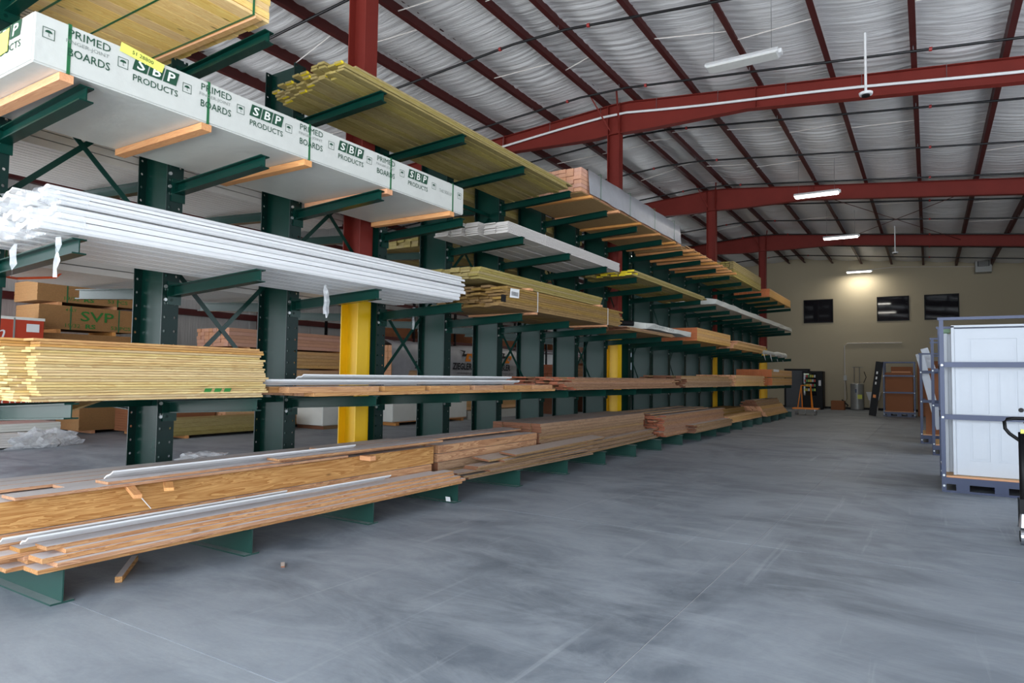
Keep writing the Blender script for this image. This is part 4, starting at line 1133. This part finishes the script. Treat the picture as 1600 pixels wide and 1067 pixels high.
def draped(name, label, x0, x1, y0, y1, z0, z1, seed, matb, logo_y):
    r = random.Random(seed)
    t = bundle(name, label, 'lumber pack', x0, x1, y0, y1, z0, z1, 7, 6, matb, gap=.01)
    m = MB(); nb = 16
    for b in range(nb + 1):
        yy = y0 - .02 + (y1 - y0 + .04) * b / nb; rise = .05 + .12 * abs(math.sin(b * .55 + seed))
        lo = z0 + (0 if not (seed == 1 and 4 < b < 11) else .4)
        for (xx, zz) in ((x0 - .02, z0 + .1), (x0 - .02, z1 + .02), (x0 + .4, z1 + rise), (x1 - .3, z1 + rise), (x1 + .01, z1 + .02), (x1 + .03, (z0 + z1) / 2 + .1), (x1 + .03, lo)): m.v.append((xx + r.uniform(0, .02), yy, zz + r.uniform(-.0, .03)))
    for b in range(nb):
        for a in range(6): m.f.append((b * 7 + a, b * 7 + a + 1, b * 7 + 8 + a, b * 7 + 7 + a)); m.i.append(0)
    m.build('grey_drape', M['greywrap'], t, smooth=True)
    for ly in logo_y:
        X_ = x1 + .062; zc = (z0 + z1) / 2
        text('ZIEGLER', 'X', (X_, ly, zc), 1.15, .24, M['blackink'], t, .03, .1); text('GROUP', 'X', (X_, ly + .85, zc), .62, .18, M['ink2'], t, 0, .1)
        text('www.ziegler.global', 'X', (X_, ly + .25, zc - .24), 1.1, .09, M['blackink'], t)
        m = MB(); P = lambda a, b: (X_, ly + .3 + a * 1.1, zc + .33 + b * 1.1)
        m.poly([P(-.45, .22), (X_, ly + .3 - .12, zc + .33 + .22), P(-.18, .1), P(0, .1), P(-.12, .02), P(-.3, .02), P(-.22, .16)]); m.build('logo_dark', M['blackink'], t)
        m = MB(); m.poly([P(-.02, .12), P(.34, .12), P(.28, -.02), P(.2, -.02), P(.22, .05), P(.1, .05), P(.06, -.06), P(.2, -.06), P(.18, -.14), P(-.12, -.14)]); m.build('logo_orange', M['orange'], t)
    return t


draped('draped_lumber_pack', 'grey draped lumber pack with lettering between the third and fourth uprights', -15.2, -14.0, 15.4, 18.0, 1.32, 2.5, 1, M['pale'], (17.0,))
draped('draped_lumber_pack', 'grey draped lumber pack with orange logo between the fourth and fifth uprights', -15.2, -14.0, 18.2, 24.0, 1.32, 2.5, 2, M['pale'], (19.0, 21.6))
bundle('pale_board_stack', 'pale board stack carrying the draped pack with the orange logo', 'board stack', -15.2, -14.3, 19.7, 24.0, .33, 1.3, 6, 8, M['pale'])
t = sheets('grey_wrapped_pack', 'low pale wrapped pack on the floor under the draped pack with the orange logo', -15.2, -14.1, 19.6, 24, 0, .3, 3, M['wrap'])
for q in range(6):
    z0 = .9 if q < 2 else 0
for q, (y0, y1, z1) in enumerate(((24.6, 28.2, 2.1), (28.6, 32.5, 1.9), (32.8, 37, 2.0))):
    t = bundle('cedar_lumber_pack', ['brown lumber pack beyond the draped packs, nearest of three', 'brown lumber pack beyond the draped packs, middle of three', 'brown lumber pack beyond the draped packs, farthest of three'][q], 'lumber pack', -14.6, -13.2, y0, y1, 1.1, z1, 7, 8, M['cedar'], gap=.01)
    for y in (y0 + .4, y1 - .5): B('bearer', -14.6, -13.2, y, y + .5, 0, 1.098, M['brown'], t)
# dark storage rack along the left wall
t = thing('storage_rack', 'dark storage rack standing along the left wall beyond the lumber', 'rack', (-18.5, 28, 0))
for y in np.arange(17.5, 39, 2.7):
    for x in (-19.3, -17.3): B('post', x, x + .08, y, y + .08, 0, 4.6, M['black'], t)
for z in (1.5, 2.9, 4.2):
    for x in (-19.3, -17.3): B('beam', x, x + .05, 17.5, 39.1, z, z + .12, M['girt'], t)
for q in range(16):
    y = 18 + q * 1.3; z = (1.63, 3.03)[q % 2]
    tag(B('carton', -19.1, -17.5, y, y + 1.05, z, z + .5 + .3 * RN.random(), M['card'], None), 'brown carton on the dark storage rack by the left wall, %s from the camera' % od(q), 'carton', 'cartons on the dark storage rack')

# ------------------------------------------------------------------ right side: door carts
def cart(x0, x1, y0, y1, h_, label, post=.055, rails=(1.05, 1.81)):
    t = thing('door_cart', label, 'cart', ((x0 + x1) / 2, (y0 + y1) / 2, 0))
    for x in (x0, x1 - post):
        for y in (y0, y1 - post):
            p_ = B('post', x, x + post, y, y + post, 0.0, h_, M['navy'], t)
            m = MB()
            for z in (.09, .24, 1.08, 1.84): m.tube([(x + post / 2, y - .006, z), (x + post / 2, y, z)], .016, 8)
            m.build('bolt', M['bolt'], p_)
    for z in rails:
        for y in (y0 - .02, y1): B('rail', x0 + post, x1 - post, y, y + .02, z, z + .075, M['navy'], t)
        for x in (x0, x1 - .02): B('side_rail', x, x + .02, y0 + post, y1 - post, z, z + .06, M['navy'], t)
    B('top_rail', x0 - .02, x1 + .02, y0 - .01, y0 + .045, h_, h_ + .04, M['navy'], t); B('top_rail', x0 - .02, x1 + .02, y1 - .05, y1 + .005, h_, h_ + .04, M['navy'], t)
    for y in (y0 - .01, y1 - .03): B('base_rail', x0, x1, y, y + .04, .12, .21, M['navy'], t); B('skid', x0, x1, y, y + .04, 0, .03, M['navy'], t)
    for a in (.18, .5, .82): B('base_block', x0 + (x1 - x0) * a - .08, x0 + (x1 - x0) * a + .08, y0, y1, .03, .12, M['navy'], t)
    B('deck', x0 + .02, x1 - .02, y0 + .035, y1 - .035, .21, .235, M['pale'], t)
    return t


def panel_door(x0, x1, y, z0, z1, label, knob=True, group=None, thick=.045, rz=0):
    t = thing('white_panel_door', label, 'door', ((x0 + x1) / 2, y, z0), group)
    W, H = x1 - x0, z1 - z0
    # leaf with recessed panels on the front
    rects = [(.17, W - .17, H * .77, H * .93), (.17, W / 2 - .05, H * .42, H * .71), (W / 2 + .05, W - .17, H * .42, H * .71), (.17, W / 2 - .05, H * .1, H * .37), (W / 2 + .05, W - .17, H * .1, H * .37)]
    m = MB().box(x0, x1, y + .014, y + thick, z0, z1)
    xs_p = sorted({0, W} | {r[0] for r in rects} | {r[1] for r in rects}); zs_p = sorted({0, H} | {r[2] for r in rects} | {r[3] for r in rects})
    for a in range(len(xs_p) - 1):
        for b in range(len(zs_p) - 1):
            cx, cz = (xs_p[a] + xs_p[a + 1]) / 2, (zs_p[b] + zs_p[b + 1]) / 2
            if any(r[0] < cx < r[1] and r[2] < cz < r[3] for r in rects): continue
            m.box(x0 + xs_p[a], x0 + xs_p[a + 1], y, y + .014, z0 + zs_p[b], z0 + zs_p[b + 1])
    m.build('door_leaf', M['door'], t)
    for r in rects: B('panel', x0 + r[0] + .03, x0 + r[1] - .03, y + .005, y + .014, z0 + r[2] + .03, z0 + r[3] - .03, M['door'], t)
    if knob: MB().tube([(x1 - .14, y - .005, z0 + .97), (x1 - .14, y + .0, z0 + .97)], .032, 14).build('knob_hole', M['dark'], t)
    return t


cart(.14, 1.55, 11.64, 13.6, 2.50, 'blue grey steel door cart nearest the camera at right')
f_ = panel_door(.33, 1.24, 11.82, .24, 2.38, 'white six panel style door at the front of the nearest cart')
fr = thing('door_jamb_set', 'white door jamb standing round the front door in the cart', 'door frame', (.3, 11.9, .24))
B('jamb', .29, .327, 11.78, 11.95, .24, 2.42, M['door'], fr); B('head_jamb', .29, 1.3, 11.78, 11.95, 2.40, 2.43, M['door'], fr); B('jamb', 1.245, 1.28, 11.78, 11.95, .24, 2.40, M['door'], fr)
for q, (y, x0) in enumerate(((12.12, .25), (12.38, .22), (12.7, .24), (13.05, .21))):
    t = panel_door(x0, x0 + .95, y, .24, 2.3 + .04 * (q % 2), 'white door stacked behind the front one in the nearest cart, ' + ['second from the front', 'third from the front', 'fourth from the front', 'rearmost'][q], False, 'white doors in the nearest cart')
    MB().box(x0 - .045, x0 - .004, y - .03, y + .1, .24, 2.33).build('jamb', M['door'], t)
    B('corner_guard', x0 - .05, x0 + .04, y - .01, y + .08, 2.345, 2.40, plain('guard%d' % q, lin(120, 150, 120), .6), t)
c2 = cart(.05, 1.45, 17.3, 19.0, 2.52, 'blue grey steel cart second from the camera at right')
for q in range(2): panel_door(.2, 1.2, 17.5 + q * .3, .24, 2.3, 'white door standing in the second cart, ' + ['front one', 'rear one'][q], False, 'white doors in the second cart')
c3 = cart(-.2, 1.2, 20.4, 22.2, 2.30, 'blue grey steel cart third from the camera at right, holding brown sheets')
tag(B('brown_sheet', -.08, 1.1, 20.6, 20.68, .24, 1.95, M['card']), 'brown hardboard sheet standing in the third cart', 'sheet', None)
tag(B('brown_sheet', -.06, 1.08, 21.5, 21.6, .24, 1.9, M['card']), 'brown hardboard sheet at the rear of the third cart', 'sheet', None)
for q, (x, a) in enumerate(((.02, -.22), (.2, -.3))):
    o = put('trim_plank', boxmesh(.18, .03, 2.0, M['door'], .003), (x, 20.5 + q * .9, 1.35 + q * .2)); o.rotation_euler = (0, a, 0)
    tag(o, ['white panel leaning diagonally at the front of the third cart', 'white panel leaning diagonally behind the first one'][q], 'panel')
c4 = cart(-1.78, -.52, 35.0, 36.4, 2.45, 'blue grey steel cart holding brown cartons near the back wall')
tt_ = tag(B('brown_panel_box', -1.7, -.6, 35.12, 35.9, .24, 2.0, M['card'], None, .01), 'big brown cardboard box in the cart near the back wall', 'carton')
tag(B('brown_panel_box', -1.5, -.62, 35.95, 36.2, .24, 2.28, M['card'], None, .01), 'taller brown cardboard box behind in the cart near the back wall', 'carton')
tag(B('pale_batten', -1.45, -.7, 35.3, 35.36, 2.004, 2.05, M['pale']), 'pale batten lying on the brown box near the back wall', 'batten')
tag(B('dark_carton', -.45, .5, 36.2, 37.2, 0, 2.55, M['card'], None, .01), 'tall brown carton right of the far cart', 'carton')
# black leaning board
o = put('leaning_board', boxmesh(.3, .06, 2.5, M['black'], .01), (-2.06, 34.9, 1.25)); o.rotation_euler = (0, .13, 0); tag(o, 'tall black board with small white marks leaning beside the brown boxes', 'board')
for q in range(3): put('white_mark', boxmesh(.06, .004, .12, M['paper']), (-.04, -.033, .25 + .24 * q), o, local=True)
put('orange_mark', boxmesh(.12, .004, .14, M['orange']), (-.02, -.033, -.35), o, local=True)

# ------------------------------------------------------------------ far wall objects
t = thing('vending_machine', 'black vending machine with lit snack rows against the beige wall', 'vending machine', (-5.4, 40.3, 0))
B('cabinet', -5.95, -4.9, 39.9, 40.8, 0.05, 2.1, M['black'], t, .02); B('foot', -5.9, -4.95, 39.95, 40.7, 0, .05, M['black'], t)
B('display_window', -5.87, -5.22, 39.885, 39.9, .75, 1.98, M['glass'], t)
pc = [lin(200, 210, 90), lin(190, 60, 50), lin(230, 200, 80), lin(90, 150, 80), lin(220, 220, 220)]
pm_ = [plain('snack%d' % i, c, .5) for i, c in enumerate(pc)]
for r in range(4):
    for c_ in range(6): B('snack_packet', -5.84 + c_ * .1, -5.77 + c_ * .1, 39.872, 39.884, 1.0 + r * .25, 1.14 + r * .25, pm_[(r * 3 + c_ * 2) % 5], t)
B('lamp_strip', -5.86, -5.6, 39.875, 39.884, 1.9, 1.96, M['screen'], t); B('keypad', -5.12, -5.0, 39.885, 39.9, 1.3, 1.6, pm_[4], t)
# orange drywall cart
t = thing('panel_trolley', 'orange panel trolley with upright hoops in front of the vending machine', 'trolley', (-4.8, 33.2, 0))
B('deck', -5.35, -4.25, 32.95, 33.55, .27, .33, M['orange'], t)
for s in (-1, 1):
    MB().tube([(-4.8 + s * .32, 33.0, .33), (-4.8 + s * .2, 33.2, 1.35)], .022, 6).tube([(-4.8 + s * .2, 33.5, .33), (-4.8 + s * .2, 33.25, 1.35)], .022, 6).build('upright', M['orange'], t)
MB().tube([(-5.02, 33.22, 1.35), (-4.58, 33.22, 1.35)], .022, 6).build('hoop_bar', M['orange'], t)
for (x, y) in ((-5.2, 33.0), (-4.4, 33.0), (-4.8, 33.1), (-5.2, 33.5), (-4.4, 33.5)):
    MB().tube([(x - .02, y, .1), (x + .02, y, .1)], .1, 12).box(x - .015, x + .015, y - .02, y + .02, .14, .27).build('caster', M['steel'], t)
# brown bundle on floor
t = thing('brown_carton', 'low brown carton with dark bundles on the floor right of the vending machine', 'carton', (-4.2, 40.6, 0))
B('box', -4.55, -3.9, 40.2, 40.9, 0, .5, M['card'], t, .01); MB().tube([(-3.85, 40.6, .1), (-3.75, 40.6, .25), (-3.9, 40.5, .4), (-4.0, 40.3, .55)], .04, 6).build('cable_coil', M['dark'], t)
# water heater
t = thing('water_heater', 'grey cylindrical water heater against the beige wall', 'water heater', (-3.3, 41.2, 0))
MB().tube([(-3.35, 41.2, .04), (-3.35, 41.2, 1.42), (-3.35, 41.2, 1.46)], .33, 28, taper=[.33, .33, .29]).build('tank', M['tank'], t, smooth=False)
B('yellow_label', -3.3, -3.08, 40.86, 40.872, .62, .85, M['label_y'], t); B('blue_label', -3.42, -3.34, 40.86, 40.868, .95, 1.15, M['navy'], t)
for x in (-3.48, -3.22): MB().tube([(x, 41.2, 1.44), (x, 41.2, 2.35)], .018, 6).build('water_pipe', M['steel'], t)
MB().tube([(-3.6, 41.2, 2.35), (-3.05, 41.2, 2.35)], .016, 6).build('cross_pipe', M['steel'], t); MB().tube([(-3.02, 41.2, 1.5), (-2.9, 41.2, 1.8), (-3.0, 41.2, 2.1)], .02, 6).build('valve_hose', M['dark'], t)
# utility sink
t = thing('utility_sink', 'white utility sink with tap beside the water heater', 'sink', (-2.45, 41.3, 0))
m = MB(); 
m.v += [(-2.9, 40.95, 1.0), (-2.2, 40.95, 1.0), (-2.2, 41.55, 1.0), (-2.9, 41.55, 1.0), (-2.78, 41.05, .55), (-2.32, 41.05, .55), (-2.32, 41.5, .55), (-2.78, 41.5, .55), (-2.72, 41.1, .6), (-2.38, 41.1, .6), (-2.38, 41.45, .6), (-2.72, 41.45, .6), (-2.86, 41.0, 1.0), (-2.24, 41.0, 1.0), (-2.24, 41.5, 1.0), (-2.86, 41.5, 1.0)]
for a in range(4):
    b = (a + 1) % 4; m.f += [(a, a + 4, b + 4, b), (12 + a, 12 + b, 8 + b, 8 + a), (a, b, 12 + b, 12 + a)]; m.i += [0, 0, 0]
m.f += [(4, 7, 6, 5), (8, 9, 10, 11)]; m.i += [0, 0]
m.build('basin', M['white'], t)
for (x, y) in ((-2.72, 41.1), (-2.38, 41.1), (-2.72, 41.45), (-2.38, 41.45)): B('leg', x - .02, x + .02, y - .02, y + .02, 0, .56, M['primed'], t)
MB().tube([(-2.55, 41.52, 1.0), (-2.55, 41.52, 1.35), (-2.55, 41.3, 1.35)], .014, 6).build('tap', M['steel'], t)
# conduit + electrical drop, unit heater
t = thing('wall_conduit', 'thin conduit bending along the beige wall above the water heater', 'conduit', (-3.9, YB, 0))
MB().tube([(-4.0, YB - .03, .3), (-4.0, YB - .03, 3.55), (-3.85, YB - .03, 3.7), (-1.2, YB - .03, 3.7)], .025, 6).build('pipe_run', M['primed'], t)
B('junction_box', -4.06, -3.9, YB - .1, YB - .01, 1.6, 1.9, M['tank'], t); MB().tube([(-3.95, YB - .1, 1.6), (-3.85, 41.4, .6), (-4.2, 41.3, .05)], .012, 5).build('cable', M['dark'], t)
t = thing('unit_heater', 'square grey air unit high on the beige wall at right', 'heater', (2.45, 41.4, 7.2))
B('housing', 2.1, 2.8, 41.1, 41.75, 7.2, 7.95, M['tank'], t, .01); B('grille_frame', 2.2, 2.7, 41.08, 41.1, 7.5, 7.88, M['dark'], t)
for q in range(5): B('louvre', 2.24, 2.66, 41.06, 41.08, 7.53 + q * .065, 7.56 + q * .065, M['tank'], t)
t = thing('high_conduit', 'thin conduit high on the beige wall running to the air unit', 'conduit', (-1, YB, 7.9))
MB().tube([(-3.4, YB - .05, 7.75), (-1.5, YB - .05, 7.85), (2.1, YB - .05, 7.6)], .016, 5).build('pipe_run', M['primed'], t)

# ------------------------------------------------------------------ pallet jack at right edge
t = thing('pallet_jack', 'black handled pallet jack cut by the right edge of the picture', 'pallet jack', (.95, 8.4, 0))
MB().tube([(.84, 8.4, .42), (.84, 8.42, 1.1)], .032, 10).build('tiller', M['black'], t, smooth=True)
pts = [(.84, 8.42, 1.0), (.74, 8.42, 1.08), (.705, 8.42, 1.13), (.70, 8.42, 1.2), (.72, 8.42, 1.225), (.78, 8.42, 1.235), (.95, 8.42, 1.235), (1.0, 8.42, 1.225), (1.02, 8.42, 1.19), (1.01, 8.42, 1.12), (.96, 8.42, 1.07), (.86, 8.42, 1.0)]
MB().tube(pts, .017, 8).build('loop_handle', M['black'], t, smooth=True)
MB().tube([(.86, 8.40, 1.2), (.9, 8.36, 1.16), (.9, 8.36, 1.1)], .012, 6).build('release_lever', M['black'], t)
B('warning_sticker', .825, .85, 8.36, 8.385, 1.09, 1.13, M['label_y'], t)
MB().box(.80, .96, 8.34, 8.5, .18, .44).build('pump_housing', M['black'], t)
MB().tube([(.83, 8.34, .17), (.83, 8.34, .3)], .035, 12, taper=[.05, .03]).tube([(.93, 8.38, .12), (.93, 8.38, .26)], .05, 12).build('hydraulic_pump', M['steel'], t)
for x in (.8, .93):
    MB().tube([(x, 8.34, .08), (x + .05, 8.34, .08)], .082, 20).build('steer_wheel', M['steel'], t); MB().tube([(x - .004, 8.34, .08), (x + .054, 8.34, .08)], .055, 16).build('wheel_hub', M['dark'], t)
for x in (1.0, 1.4): B('fork', x, x + .16, 8.55, 9.7, .06, .1, M['black'], t, .008)
B('fork_frame', .9, 1.6, 8.48, 8.56, .06, .42, M['black'], t)

for ch in t.children: ch.location.x -= .055
